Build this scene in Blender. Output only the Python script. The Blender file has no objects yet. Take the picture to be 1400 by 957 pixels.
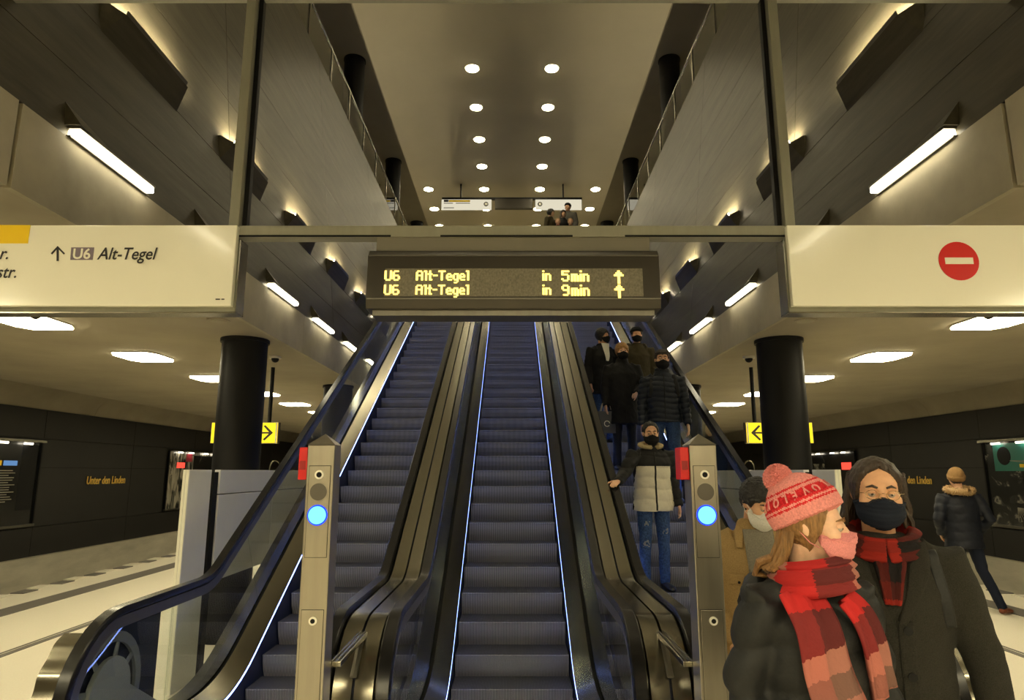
import bpy, math, random
import numpy as np
from mathutils import Vector, Matrix

# ------------------------------------------------------------------ camera, world, exposure
SC = bpy.context.scene
COL = SC.collection
cam_d = bpy.data.cameras.new('camera')
cam_d.sensor_fit = 'HORIZONTAL'
cam_d.sensor_width = 36.0
cam_d.lens = 36.0 * 900.0 / 1400.0
cam_d.clip_start = 0.05
cam_d.clip_end = 200.0
cam = bpy.data.objects.new('camera', cam_d)
COL.objects.link(cam)
cam.location = (0.0, 0.0, 1.75)
cam.rotation_euler = (math.radians(90 + 10.5), 0, 0)
SC.camera = cam
w = bpy.data.worlds.new('world')
SC.world = w
w.use_nodes = True
w.node_tree.nodes['Background'].inputs[0].default_value = (0.9, 0.8, 0.6, 1)
w.node_tree.nodes['Background'].inputs[1].default_value = 0.01
SC.view_settings.view_transform = 'Standard'
SC.view_settings.look = 'None'
SC.view_settings.gamma = 1.0
SC.view_settings.exposure = 0.85
# strengths of the lamps of the place (each lamp is built further down with its fixture)
WARM = (1.0, 0.87, 0.54)
E_PANEL = 21.0      # platform ceiling panels, also those added behind the viewpoint
E_TUBE = 9.0       # tubes above the fascia
E_UP = 330.0          # uplights behind the wall blocks
E_DOWN = 42.0       # downlights of the upper hall
E_LED = 6.0         # escalator skirt strips
random.seed(7)
rng = np.random.default_rng(7)
R = math.radians

# ------------------------------------------------------------------ materials
MATS = {}
def new_mat(name):
    m = bpy.data.materials.new(name)
    m.use_nodes = True
    nt = m.node_tree
    for n in list(nt.nodes):
        nt.nodes.remove(n)
    out = nt.nodes.new('ShaderNodeOutputMaterial')
    return m, nt, out
def N(nt, t, **kw):
    n = nt.nodes.new(t)
    for k, v in kw.items():
        setattr(n, k, v)
    return n
def col4(c):
    return (c[0], c[1], c[2], 1.0)
def pbr(name, color, rough=0.5, metal=0.0, var=0.0, scale=(3, 3, 3), bump=0.0, bscale=None, detail=6,
        coat=0.0, world=True, spec=0.5, rvar=0.0, aniso=0.0):
    """principled surface with noise in colour, roughness and relief"""
    if name in MATS:
        return MATS[name]
    m, nt, out = new_mat(name)
    b = N(nt, 'ShaderNodeBsdfPrincipled')
    b.inputs['Base Color'].default_value = col4(color)
    b.inputs['Roughness'].default_value = rough
    b.inputs['Metallic'].default_value = metal
    b.inputs['Specular IOR Level'].default_value = spec
    b.inputs['Coat Weight'].default_value = coat
    b.inputs['Coat Roughness'].default_value = 0.06
    nt.links.new(b.outputs[0], out.inputs[0])
    if var or bump or rvar:
        if world:
            src = N(nt, 'ShaderNodeNewGeometry').outputs['Position']
        else:
            src = N(nt, 'ShaderNodeTexCoord').outputs['Object']
        mp = N(nt, 'ShaderNodeMapping')
        mp.inputs['Scale'].default_value = scale
        nt.links.new(src, mp.inputs[0])
        nz = N(nt, 'ShaderNodeTexNoise')
        nz.inputs['Scale'].default_value = 1.0
        nz.inputs['Detail'].default_value = detail
        nz.inputs['Roughness'].default_value = 0.62
        nt.links.new(mp.outputs[0], nz.inputs['Vector'])
        if var:
            rp = N(nt, 'ShaderNodeValToRGB')
            rp.color_ramp.elements[0].position = 0.28
            rp.color_ramp.elements[1].position = 0.72
            rp.color_ramp.elements[0].color = col4([c * (1 - var) for c in color])
            rp.color_ramp.elements[1].color = col4([min(1, c * (1 + var)) for c in color])
            nt.links.new(nz.outputs[0], rp.inputs[0])
            nt.links.new(rp.outputs[0], b.inputs['Base Color'])
        if rvar:
            mr = N(nt, 'ShaderNodeMapRange')
            mr.inputs['To Min'].default_value = max(0, rough - rvar)
            mr.inputs['To Max'].default_value = min(1, rough + rvar)
            nt.links.new(nz.outputs[0], mr.inputs[0])
            nt.links.new(mr.outputs[0], b.inputs['Roughness'])
        if bump:
            src2 = nz
            if bscale:
                mp2 = N(nt, 'ShaderNodeMapping')
                mp2.inputs['Scale'].default_value = bscale
                nt.links.new(src, mp2.inputs[0])
                src2 = N(nt, 'ShaderNodeTexNoise')
                src2.inputs['Scale'].default_value = 1.0
                src2.inputs['Detail'].default_value = 4
                nt.links.new(mp2.outputs[0], src2.inputs['Vector'])
            bp = N(nt, 'ShaderNodeBump')
            bp.inputs['Strength'].default_value = bump
            bp.inputs['Distance'].default_value = 0.01
            nt.links.new(src2.outputs[0], bp.inputs['Height'])
            nt.links.new(bp.outputs[0], b.inputs['Normal'])
    MATS[name] = m
    return m
def emit(name, color, strength):
    if name in MATS:
        return MATS[name]
    m, nt, out = new_mat(name)
    e = N(nt, 'ShaderNodeEmission')
    e.inputs[0].default_value = col4(color)
    e.inputs[1].default_value = strength
    nt.links.new(e.outputs[0], out.inputs[0])
    MATS[name] = m
    return m
def glass(name, tint, ior=1.5, rough=0.0):
    """plate glass: fresnel mix of a clear pass-through and a mirror reflection"""
    if name in MATS:
        return MATS[name]
    m, nt, out = new_mat(name)
    t = N(nt, 'ShaderNodeBsdfTransparent')
    t.inputs[0].default_value = col4(tint)
    g = N(nt, 'ShaderNodeBsdfGlossy')
    g.inputs['Roughness'].default_value = rough
    g.inputs[0].default_value = (1, 1, 1, 1)
    f = N(nt, 'ShaderNodeFresnel')
    f.inputs[0].default_value = ior
    mx = N(nt, 'ShaderNodeMixShader')
    gm = N(nt, 'ShaderNodeNewGeometry')          # the back of the pane adds no second mirror
    iv = N(nt, 'ShaderNodeMath', operation='SUBTRACT'); iv.inputs[0].default_value = 1.0
    nt.links.new(gm.outputs['Backfacing'], iv.inputs[1])
    ml = N(nt, 'ShaderNodeMath', operation='MULTIPLY')
    nt.links.new(f.outputs[0], ml.inputs[0]); nt.links.new(iv.outputs[0], ml.inputs[1])
    nt.links.new(ml.outputs[0], mx.inputs[0])
    nt.links.new(t.outputs[0], mx.inputs[1])
    nt.links.new(g.outputs[0], mx.inputs[2])
    nt.links.new(mx.outputs[0], out.inputs[0])
    MATS[name] = m
    return m
def ridged(name, c0, c1, freq, metal=0.6, rough=0.5):
    """cleated escalator step metal: fine ribs across X"""
    m, nt, out = new_mat(name)
    b = N(nt, 'ShaderNodeBsdfPrincipled')
    b.inputs['Metallic'].default_value = metal
    b.inputs['Roughness'].default_value = rough
    tc = N(nt, 'ShaderNodeTexCoord')
    wv = N(nt, 'ShaderNodeTexWave')
    wv.wave_type = 'BANDS'
    wv.bands_direction = 'X'
    wv.inputs['Scale'].default_value = freq
    wv.inputs['Distortion'].default_value = 0.0
    nt.links.new(tc.outputs['Object'], wv.inputs['Vector'])
    rp = N(nt, 'ShaderNodeValToRGB')
    rp.color_ramp.elements[0].color = col4(c0)  # shade in the grooves between ribs is put into the colour
    rp.color_ramp.elements[1].color = col4(c1)
    rp.color_ramp.elements[0].position = 0.25
    rp.color_ramp.elements[1].position = 0.6
    nt.links.new(wv.outputs[0], rp.inputs[0])
    nt.links.new(rp.outputs[0], b.inputs['Base Color'])
    bp = N(nt, 'ShaderNodeBump')
    bp.inputs['Strength'].default_value = 0.6
    bp.inputs['Distance'].default_value = 0.006
    nt.links.new(wv.outputs[0], bp.inputs['Height'])
    nt.links.new(bp.outputs[0], b.inputs['Normal'])
    nt.links.new(b.outputs[0], out.inputs[0])
    return m

M_CONC = pbr('concrete_smooth', (0.40, 0.36, 0.265), 0.8, var=0.22, scale=(1.2, 1.2, 1.2), bump=0.12, bscale=(14, 14, 14))
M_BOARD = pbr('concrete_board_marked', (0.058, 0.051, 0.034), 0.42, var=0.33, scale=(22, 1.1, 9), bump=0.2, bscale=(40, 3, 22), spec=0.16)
M_SOFFIT = pbr('concrete_soffit', (0.36, 0.32, 0.235), 0.85, var=0.13, scale=(0.9, 0.9, 0.9), bump=0.08, bscale=(12, 12, 12))
M_CEIL = pbr('plaster_ceiling', (0.55, 0.50, 0.37), 0.85, var=0.06, scale=(0.5, 0.5, 0.5))
M_CEIL_SHADE = pbr('shaded_ceiling_border', (0.30, 0.27, 0.20), 0.9, var=0.08, scale=(0.8, 0.8, 0.8))  # darker colour paints in the shade over the outer ceiling
M_FLOOR = pbr('terrazzo_floor', (0.70, 0.66, 0.56), 0.45, var=0.05, scale=(60, 60, 60), detail=3, spec=0.3)
M_DARKSTRIPE = pbr('dark_stone', (0.13, 0.12, 0.11), 0.6, var=0.1, scale=(30, 30, 30))
M_BLACKPANEL = pbr('black_enamel', (0.022, 0.0205, 0.019), 0.5, var=0.15, scale=(0.7, 0.7, 0.7), spec=0.35)
M_BASE = pbr('concrete_trackside', (0.50, 0.465, 0.37), 0.85, var=0.2, scale=(0.8, 0.8, 3), bump=0.1, bscale=(10, 10, 10))
M_PIT = pbr('ballast_dark', (0.04, 0.037, 0.033), 0.95, var=0.4, scale=(12, 12, 12))
M_STEEL = pbr('brushed_steel', (0.27, 0.255, 0.205), 0.21, 1.0, var=0.03, scale=(70, 0.8, 0.8), rvar=0.03)
M_STEELD = pbr('dark_steel', (0.17, 0.16, 0.135), 0.4, 0.9, var=0.1, scale=(30, 4, 4))
M_POST = pbr('pillar_steel', (0.36, 0.335, 0.28), 0.36, 0.95, var=0.08, scale=(25, 25, 2.0), rvar=0.06)
M_RUBBER = pbr('black_rubber', (0.008, 0.008, 0.009), 0.25, spec=0.4)
M_SKIRT = pbr('skirt_dark', (0.02, 0.03, 0.08), 0.35, 0.4)
M_BLACK = pbr('black_paint', (0.007, 0.007, 0.008), 0.5, spec=0.2)
M_GAP = pbr('black_gap', (0.004, 0.004, 0.004), 0.9)
M_FRAME = pbr('gantry_grey', (0.30, 0.295, 0.24), 0.5, 0.3, var=0.08, scale=(20, 20, 3))
M_SIGNW = pbr('sign_white', (0.86, 0.85, 0.74), 0.16, spec=0.5, coat=0.3)
M_INK = pbr('sign_ink', (0.015, 0.014, 0.016), 0.4)
M_YEL = pbr('sign_yellow', (0.85, 0.58, 0.01), 0.3)
M_PURPLE = pbr('badge_purple', (0.19, 0.155, 0.20), 0.35)
M_RED = pbr('red_paint', (0.62, 0.010, 0.010), 0.35)
M_WHITE = pbr('white_paint', (0.82, 0.80, 0.72), 0.35)
M_HOUSING = pbr('display_housing', (0.045, 0.039, 0.030), 0.35, 0.3, var=0.08, scale=(5, 5, 5))
M_HOUSING2 = pbr('display_panel_grey', (0.20, 0.185, 0.15), 0.5, 0.2)
M_SCREEN = pbr('display_matrix', (0.17, 0.155, 0.115), 0.6, var=0.25, scale=(120, 120, 90), detail=1)
M_LEDTXT = emit('amber_led', (1.0, 0.72, 0.12), 1.9)
M_GLASS = glass('balustrade_glass', (0.90, 0.93, 0.93), 1.55)
M_GLASSR = glass('railing_glass', (0.72, 0.75, 0.66), 1.5)
M_PANELW = pbr('white_enamel_panel', (0.86, 0.87, 0.90), 0.22, 0.0, var=0.05, scale=(2, 2, 2), coat=0.5)
M_EPANEL = emit('lamp_panel', WARM, E_PANEL)
M_ETUBE = emit('lamp_tube', (1.0, 0.89, 0.62), E_TUBE)
M_EUP = emit('lamp_uplight', (1.0, 0.86, 0.56), E_UP)
M_EDOWN = emit('lamp_downlight', (1.0, 0.86, 0.54), E_DOWN)
M_LED = emit('lamp_skirt_led', (0.22, 0.34, 1.0), E_LED)
M_BLUE = emit('lamp_signal_blue', (0.12, 0.45, 1.0), 1.5)
M_BLUER = emit('lamp_signal_rim', (0.015, 0.05, 1.0), 1.2)
M_YELLIT = emit('backlit_yellow', (1.0, 0.66, 0.02), 0.95)
M_GOLD = pbr('gold_letters', (0.95, 0.62, 0.12), 0.45)
M_STEP_LIT = ridged('step_ribs_lit', (0.07, 0.07, 0.072), (0.42, 0.41, 0.39), 26.0, 0.1, 0.6)  # riser copy of the step metal, lightened as if lit from the front
M_TREAD_SHADE = ridged('tread_cleats_shaded', (0.012, 0.012, 0.013), (0.085, 0.082, 0.08), 26.0, 0.1, 0.65)  # tread copy of the step metal, darkened for shade between deep cleats

# ------------------------------------------------------------------ mesh helpers
class MB:
    def __init__(s):
        s.V, s.F, s.M, s.U = [], [], [], None
    def add(s, vs, fs, mi=0):
        o = len(s.V)
        s.V.extend([tuple(v) for v in vs])
        for f in fs:
            s.F.append([i + o for i in f]); s.M.append(mi)
        return s
    def box(s, x0, x1, y0, y1, z0, z1, mi=0):
        return s.add([(x0, y0, z0), (x1, y0, z0), (x1, y1, z0), (x0, y1, z0), (x0, y0, z1), (x1, y0, z1), (x1, y1, z1), (x0, y1, z1)],
                     [(0, 3, 2, 1), (4, 5, 6, 7), (0, 1, 5, 4), (1, 2, 6, 5), (2, 3, 7, 6), (3, 0, 4, 7)], mi)
    def prism(s, poly, axis, a0, a1, mi=0):
        """poly of 2-D points extruded along axis 0/1/2; the 2-D axes are the other two in order"""
        def P(p, a):
            q = [p[0], p[1]]; q.insert(axis, a); return q
        n = len(poly)
        vs = [P(p, a0) for p in poly] + [P(p, a1) for p in poly]
        fs = [list(range(n))[::-1], list(range(n, 2 * n))] + [(i, (i + 1) % n, n + (i + 1) % n, n + i) for i in range(n)]
        return s.add(vs, fs, mi)
    def cyl(s, p0, p1, r, n=16, r2=None, mi=0):
        return s.tube([p0, p1], [r, r if r2 is None else r2], n, round_=False, mi=mi)
    def tube(s, pts, rad, n=12, side=(1, 0, 0), round_=True, mi=0):
        pts = [Vector(p) for p in pts]
        rad = [(r, r) if isinstance(r, (int, float)) else r for r in rad]
        sd = Vector(side)
        vs, fs = [], []
        k = len(pts)
        for i, p in enumerate(pts):
            a = pts[max(0, i - 1)]; b = pts[min(k - 1, i + 1)]
            t = (b - a)
            t = t.normalized() if t.length > 1e-9 else Vector((0, 0, 1))
            u = sd - t * sd.dot(t)
            if u.length < 0.25:
                alt = Vector((0, 1, 0)) if abs(t.y) < 0.8 else Vector((0, 0, 1))
                u = alt - t * alt.dot(t)
            u.normalize(); v = t.cross(u)
            for j in range(n):
                an = 2 * math.pi * j / n
                vs.append(p + u * (rad[i][0] * math.cos(an)) + v * (rad[i][1] * math.sin(an)))
        for i in range(k - 1):
            for j in range(n):
                fs.append((i * n + j, i * n + (j + 1) % n, (i + 1) * n + (j + 1) % n, (i + 1) * n + j))
        if round_:
            t0 = (pts[0] - pts[1]).normalized(); t1 = (pts[-1] - pts[-2]).normalized()
            vs.append(pts[0] + t0 * min(rad[0]) * 0.6); vs.append(pts[-1] + t1 * min(rad[-1]) * 0.6)
            c0, c1 = len(vs) - 2, len(vs) - 1
            for j in range(n):
                fs.append((c0, (j + 1) % n, j)); fs.append((c1, (k - 1) * n + j, (k - 1) * n + (j + 1) % n))
        else:
            fs.append(list(range(n))[::-1]); fs.append([(k - 1) * n + j for j in range(n)])
        return s.add(vs, fs, mi)
    def ball(s, c, r, n=14, m=9, mi=0):
        if isinstance(r, (int, float)): r = (r, r, r)
        vs = [(c[0], c[1], c[2] - r[2])]
        for i in range(1, m):
            e = -math.pi / 2 + math.pi * i / m
            for j in range(n):
                a = 2 * math.pi * j / n
                vs.append((c[0] + r[0] * math.cos(e) * math.cos(a), c[1] + r[1] * math.cos(e) * math.sin(a), c[2] + r[2] * math.sin(e)))
        vs.append((c[0], c[1], c[2] + r[2]))
        fs = [(0, 1 + (j + 1) % n, 1 + j) for j in range(n)]
        for i in range(m - 2):
            for j in range(n):
                a = 1 + i * n
                fs.append((a + j, a + (j + 1) % n, a + n + (j + 1) % n, a + n + j))
        t = len(vs) - 1; a = 1 + (m - 2) * n
        fs += [(t, a + j, a + (j + 1) % n) for j in range(n)]
        return s.add(vs, fs, mi)
    def sweep(s, frames, sec, caps=True, mi=0):
        """frames (Y, Z, ny, nz); sec a closed list of (x, n)"""
        k, n = len(frames), len(sec)
        vs = [(x, Y + ny * q, Z + nz * q) for (Y, Z, ny, nz) in frames for (x, q) in sec]
        fs = [(i * n + j, i * n + (j + 1) % n, (i + 1) * n + (j + 1) % n, (i + 1) * n + j) for i in range(k - 1) for j in range(n)]
        if caps:
            fs.append(list(range(n))[::-1]); fs.append([(k - 1) * n + j for j in range(n)])
        return s.add(vs, fs, mi)
    def xform(s, m):
        s.V = [tuple(m @ Vector(v)) for v in s.V]
        return s
    def mesh(s, name, mats, smooth=False):
        me = bpy.data.meshes.new(name)
        me.from_pydata(s.V, [], s.F)
        if not isinstance(mats, (list, tuple)): mats = [mats]
        for m in mats: me.materials.append(m)
        if len(mats) > 1:
            me.polygons.foreach_set('material_index', s.M)
        if smooth:
            me.polygons.foreach_set('use_smooth', [True] * len(me.polygons))
            try: me.set_sharp_from_angle(angle=R(40))
            except Exception: pass
        me.validate()
        fix_normals(me)
        return me
    def build(s, name, mats, parent=None, smooth=False, bevel=0.0, loc=None):
        o = link(name, s.mesh(name, mats, smooth), parent)
        if loc: o.location = loc
        if bevel:
            b = o.modifiers.new('bevel', 'BEVEL'); b.width = bevel; b.segments = 2; b.limit_method = 'ANGLE'
        return o
import bmesh
def fix_normals(me):
    bm = bmesh.new(); bm.from_mesh(me)
    bmesh.ops.recalc_face_normals(bm, faces=bm.faces)
    bm.to_mesh(me); bm.free()
def link(name, me, parent=None):
    o = bpy.data.objects.new(name, me)
    COL.objects.link(o)
    if parent is not None: o.parent = parent
    return o
def tag(o, label=None, cat=None, group=None, kind=None):
    if label: o['label'] = label
    if cat: o['category'] = cat
    if group: o['group'] = group
    if kind: o['kind'] = kind
    return o
def thing(name, label, cat, loc=(0, 0, 0), rz=0.0, group=None):
    o = bpy.data.objects.new(name, None)
    COL.objects.link(o)
    o.empty_display_size = 0.1
    o.location = loc
    o.rotation_euler = (0, 0, rz)
    return tag(o, label, cat, group)
def struct(name, mb, m, **kw):
    o = mb.build(name, m, **kw)
    o['kind'] = 'structure'
    return o
def copy_tree(o, parent=None):
    c = o.copy(); COL.objects.link(c)
    if parent is not None: c.parent = parent
    for ch in list(o.children): copy_tree(ch, c)
    return c
def text_mesh(s, size, extrude=0.0, shear=0.0, xscale=1.0, bold=0.0, align='LEFT'):
    cu = bpy.data.curves.new('t', 'FONT')
    cu.body = s; cu.size = size; cu.extrude = extrude; cu.shear = shear; cu.offset = bold; cu.align_x = align
    cu.resolution_u = 3
    o = bpy.data.objects.new('t', cu); COL.objects.link(o)
    dg = bpy.context.evaluated_depsgraph_get()
    me = bpy.data.meshes.new_from_object(o.evaluated_get(dg))
    bpy.data.objects.remove(o); bpy.data.curves.remove(cu)
    if xscale != 1.0: me.transform(Matrix.Diagonal((xscale, 1, 1, 1)))
    return me
def put_text(name, s, size, m, mw, parent=None, **kw):
    me = text_mesh(s, size, **kw)
    me.materials.clear(); me.materials.append(m)
    o = link(name, me, parent); o.matrix_local = mw
    return o
FRONT = Matrix(((1, 0, 0, 0), (0, 0, -1, 0), (0, 1, 0, 0), (0, 0, 0, 1)))    # text plane -> facing -Y
# ------------------------------------------------------------------ the setting
XF, ZF0, ZF1 = 2.69, 3.25, 3.745          # fascia of the opening
XT, ZT = 3.19, 8.50                        # top of the inner walls
XP, XW = 7.33, 10.3                        # platform edge, track wall
YB, YE = -5.0, 38.0
mb = MB(); mb.box(-XP, XP, YB, YE, -0.35, 0.0)
floor = struct('floor', mb, M_FLOOR)
for sx in (-1, 1):
    mb = MB()
    mb.box(*sorted((sx * 6.28, sx * 6.62)), YB, YE, 0.0, 0.004)
    struct('trim_1', mb, M_DARKSTRIPE, parent=floor)
    mb = MB()
    mb.box(*sorted((sx * 4.90, sx * 4.97)), YB, YE, 0.0, 0.006)
    mb.box(*sorted((sx * 5.0, sx * 5.02)), YB, YE, 0.0, 0.006)
    struct('trim_2', mb, M_DARKSTRIPE, parent=floor)
    cop = MB().box(-0.10, 0.10, 0, 0.30, -0.05, 0.012).mesh('edge_stone', M_FLOOR)
    cop_shade = MB().box(-0.10, 0.10, 0, 0.30, -0.05, 0.013).mesh('edge_stone', M_DARKSTRIPE)  # dark copy paints the shaded notches along the platform edge
    for i in range(40):
        o = link('edge_stone', cop if i % 2 == 0 else cop_shade, floor)
        o.location = (sx * (XP - 0.10 + (0.07 if i % 2 == 0 else 0)), 8.0 + i * 0.42, 0)
    mb = MB(); mb.box(*sorted((sx * XP, sx * 11)), YB, YE, -1.2, -1.05)
    struct('floor_track', mb, M_PIT)
    # track wall: concrete foot and black panels
    mb = MB(); mb.box(*sorted((sx * 10.15, sx * 10.6)), YB, YE, -1.2, -0.03)
    struct('baseboard_left' if sx < 0 else 'baseboard_right', mb, M_BASE)
    mb = MB(); mb.box(*sorted((sx * 10.36, sx * 10.6)), YB, YE, -0.05, 3.6)
    wall = struct('wall_left' if sx < 0 else 'wall_right', mb, M_GAP)
    rows = [(-0.03, 0.58), (0.59, 1.84), (1.85, 2.46), (2.47, 3.10)]
    shared = [MB().box(-0.03, 0.03, 0.006, 3.494, a, b).mesh('wall_panel', M_BLACKPANEL) for a, b in rows]
    for i in range(-2, 11):
        for me in shared:
            o = link('wall_panel', me, wall); o.location = (sx * 10.33, 0.6 + i * 3.5, 0)
    # platform ceiling with its cove
    X = lambda v: sx * v
    prof = [(X(XF + 0.042), ZF0 + 0.002), (X(8.35), ZF0), (X(8.5), ZF0 + 0.02), (X(8.6), ZF0 + 0.06), (X(8.6), ZF0 + 0.4), (X(XF + 0.042), ZF0 + 0.4)]
    vault = [(X(10.36), 3.09), (X(10.28), 3.30), (X(10.10), 3.48), (X(9.85), 3.60), (X(9.5), 3.66), (X(9.1), 3.64), (X(8.61), 3.5)]
    vb = [(v[0], v[1] + 0.16) for v in vault[::-1]]
    name = 'ceiling_left' if sx < 0 else 'ceiling_right'
    mb = MB(); mb.prism(prof, 1, 3.315, YE)
    cl = struct(name, mb, M_SOFFIT)
    mb = MB(); mb.prism(prof, 1, YB, 3.285)
    struct('ceiling_slab', mb, M_SOFFIT, parent=cl)
    for i in range(-1, 8):
        MB().prism(vault + vb[:-1] + [(X(10.52), 3.2)], 1, 0.6 + 5.25 * i, 0.6 + 5.25 * i + 5.24).build('vault_panel', M_SOFFIT, cl, smooth=True)
    # fascia panels
    fas = MB(); fas.box(*sorted((X(XF + 0.045), X(XF + 0.20))), YB, 22, ZF0 + 0.02, ZF1 - 0.005)
    ft = struct('trim_3' if sx < 0 else 'trim_4', fas, M_GAP)
    y = 3.315
    spans = [(YB, 3.285)] + [(3.315 + 5 * i, 3.315 + 5 * i + 4.992) for i in range(4)]
    for a, b in spans:
        MB().box(*sorted((X(XF), X(XF + 0.04))), a, b, ZF0 + 0.0, ZF1).build('fascia_panel', M_CONC, ft)
    # inner wall of the hall (leans outwards)
    th = math.atan((XT - XF - 0.01) / (ZT - ZF1))
    def Xw(z): return XF + 0.01 + (z - ZF1) * math.tan(th)
    mb = MB(); mb.prism([(X(Xw(ZF1) + 0.05), ZF1 - 0.1), (X(XT + 0.05), ZT), (X(XT + 0.3), ZT), (X(Xw(ZF1) + 0.3), ZF1 - 0.1)], 1, YB, 21.8)
    wi = struct('wall_upper_left' if sx < 0 else 'wall_upper_right', mb, M_GAP)
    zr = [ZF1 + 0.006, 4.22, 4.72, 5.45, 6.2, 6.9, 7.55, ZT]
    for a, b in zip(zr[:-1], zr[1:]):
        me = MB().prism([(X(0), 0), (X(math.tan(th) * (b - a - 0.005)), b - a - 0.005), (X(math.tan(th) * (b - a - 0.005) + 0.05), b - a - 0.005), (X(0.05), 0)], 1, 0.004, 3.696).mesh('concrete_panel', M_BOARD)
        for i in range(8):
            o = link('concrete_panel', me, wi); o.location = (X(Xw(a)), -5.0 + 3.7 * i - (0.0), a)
            if i == 7: o.scale = (1, 0.24, 1)
    # upper gallery floor, railing, side wall
    mb = MB(); mb.box(*sorted((X(XT + 0.31), X(9.0))), YB, 34, 8.0, 8.25)
    struct('floor_gallery_left' if sx < 0 else 'floor_gallery_right', mb, M_SOFFIT)
    mb = MB(); mb.box(*sorted((X(9.0), X(9.3))), YB, 34, 8.0, 12.4)
    struct('wall_gallery_left' if sx < 0 else 'wall_gallery_right', mb, M_CONC)
    side = 'left' if sx < 0 else 'right'
    rl = thing('glass_railing', f'long glass railing with steel handrail along the {side} gallery above the concrete wall', 'railing', (X(XT + 0.06), 0, ZT), group='gallery railings')
    MB().tube([(0, -4, 0.74), (0, 21.7, 0.74)], [0.024, 0.024], 10, round_=False).build('handrail', M_STEEL, rl, smooth=True)
    MB().box(-0.03, 0.03, -4, 21.7, 0.0, 0.02).build('base_rail', M_STEELD, rl)
    post = MB().box(-0.02, 0.02, -0.03, 0.03, 0, 0.73).mesh('post', M_STEEL)
    pane = MB().box(-0.007, 0.007, 0.04, 1.26, 0.03, 0.68).mesh('glass_pane', M_GLASSR)
    for i in range(20):
        link('post', post, rl).location = (0, -4 + 1.3 * i + 0.4, 0)
        link('glass_pane', pane, rl).location = (0, -4 + 1.3 * i + 0.4, 0)
# upper hall: ceiling, far floor and walls
mb = MB(); mb.box(-3.47, 3.47, YB, 34, 11.75, 11.95)
ceil = struct('ceiling', mb, M_CEIL)
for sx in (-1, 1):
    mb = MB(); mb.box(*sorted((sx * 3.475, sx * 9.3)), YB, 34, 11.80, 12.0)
    struct('ceiling_border', mb, M_CEIL_SHADE, parent=ceil)
mb = MB(); mb.box(-9.0, 9.0, 21.8, 34, 8.0, 8.49)
struct('floor_upper', mb, pbr('upper_stone_floor', (0.24, 0.22, 0.17), 0.5, var=0.1))
mb = MB(); mb.box(-9.3, 9.3, 34, 34.3, 8.0, 12.4)
struct('wall_upper_back', mb, pbr('back_wall_olive', (0.26, 0.23, 0.12), 0.8, var=0.05))
mb = MB(); mb.box(-11, 11, YE, YE + 0.3, -1.2, 3.7)
struct('wall_back', mb, M_CONC)
mb = MB(); mb.box(-11, 11, YB - 0.3, YB, -1.2, 12.4)
struct('wall_front', mb, M_CONC)

# round black columns of the platform and of the gallery
def column(x, y, z0, z1, label, group, r=0.25):
    t = thing('round_column', label, 'column', (x, y, z0), group=group)
    MB().cyl((0, 0, 0), (0, 0, z1 - z0 - 0.03), r, 36).build('shaft', M_BLACK, t, smooth=True)
    MB().cyl((0, 0, z1 - z0 - 0.04), (0, 0, z1 - z0), r + 0.018, 36).build('collar', M_BLACK, t, smooth=True)
    return t
for sx in (-1, 1):
    side = 'left' if sx < 0 else 'right'
    for i, y in enumerate((7.46, 11.6, 15.75, 19.9, 24.0)):
        lab = [f'thick black column rising behind the yellow arrow sign on the {side} platform',
               f'black column seen through the {side} escalator glass, second along the platform'][i] if i < 2 else f'far black column hidden low behind the {side} escalator'
        column(sx * 3.08, y, 0, ZF0, lab, f'black columns of the {side} platform')
    for i, y in enumerate((3.96, 9.36, 14.76, 20.16, 25.6)):
        lab = {2: f'nearest visible black column above the {side} gallery railing', 3: f'second black column above the {side} gallery railing',
               4: f'farthest black column beside the top landing, {side} side'}.get(i, f'black gallery column above the frame, {side} side')
        column(sx * 3.9, y, 8.25, 11.80, lab, f'black columns of the {side} gallery')

# ------------------------------------------------------------------ lamps with their fixtures
def panel_light(x, y, label, group):
    t = thing('ceiling_light', label, 'ceiling light', (x, y, ZF0), group=group)
    hx, hy, c = 0.29, 0.34, 0.075
    poly = [(-hx + c, -hy), (hx - c, -hy), (hx, -hy + c * 2), (hx, hy - c * 2), (hx - c, hy), (-hx + c, hy), (-hx, hy - c * 2), (-hx, -hy + c * 2)]
    MB().prism(poly, 2, -0.022, -0.006).build('diffuser', M_EPANEL, t)
    MB().prism([(p[0] * 1.04, p[1] * 1.04) for p in poly], 2, -0.012, 0.0).build('frame', M_SOFFIT, t)
for sx in (-1, 1):
    side = 'left' if sx < 0 else 'right'
    rank = {4.4: 'just above the frame edge', 6.46: 'nearest', 8.54: 'second', 10.6: 'third', 12.7: 'fourth', 14.7: 'fifth'}
    for y in (-1.8, 0.25, 2.32, 4.4, 6.46, 8.54, 10.6, 12.7, 14.7, 16.8, 18.9, 21.0, 23.1, 25.2):
        lab = f'glowing hexagonal ceiling panel, {rank[y]} in view over the {side} platform' if y in rank else f'glowing hexagonal ceiling panel out of view over the {side} platform'
        panel_light(sx * 4.85, y, lab, f'hexagonal ceiling lights of the {side} platform')
# unseen soffit and panels added behind the viewpoint to light the fronts
mb = MB(); mb.box(-XF + 0.01, XF - 0.01, YB, -0.4, ZF0, ZF0 + 0.4)
struct('ceiling_front_added', mb, M_SOFFIT)
for x in (-1.8, 0.0, 1.8):
    for y in (-4.3, -2.6, -0.9):
        panel_light(x, y, 'added glowing hexagonal ceiling panel, unseen fill light behind the viewpoint', 'fill light panels added behind the viewpoint')
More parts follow.
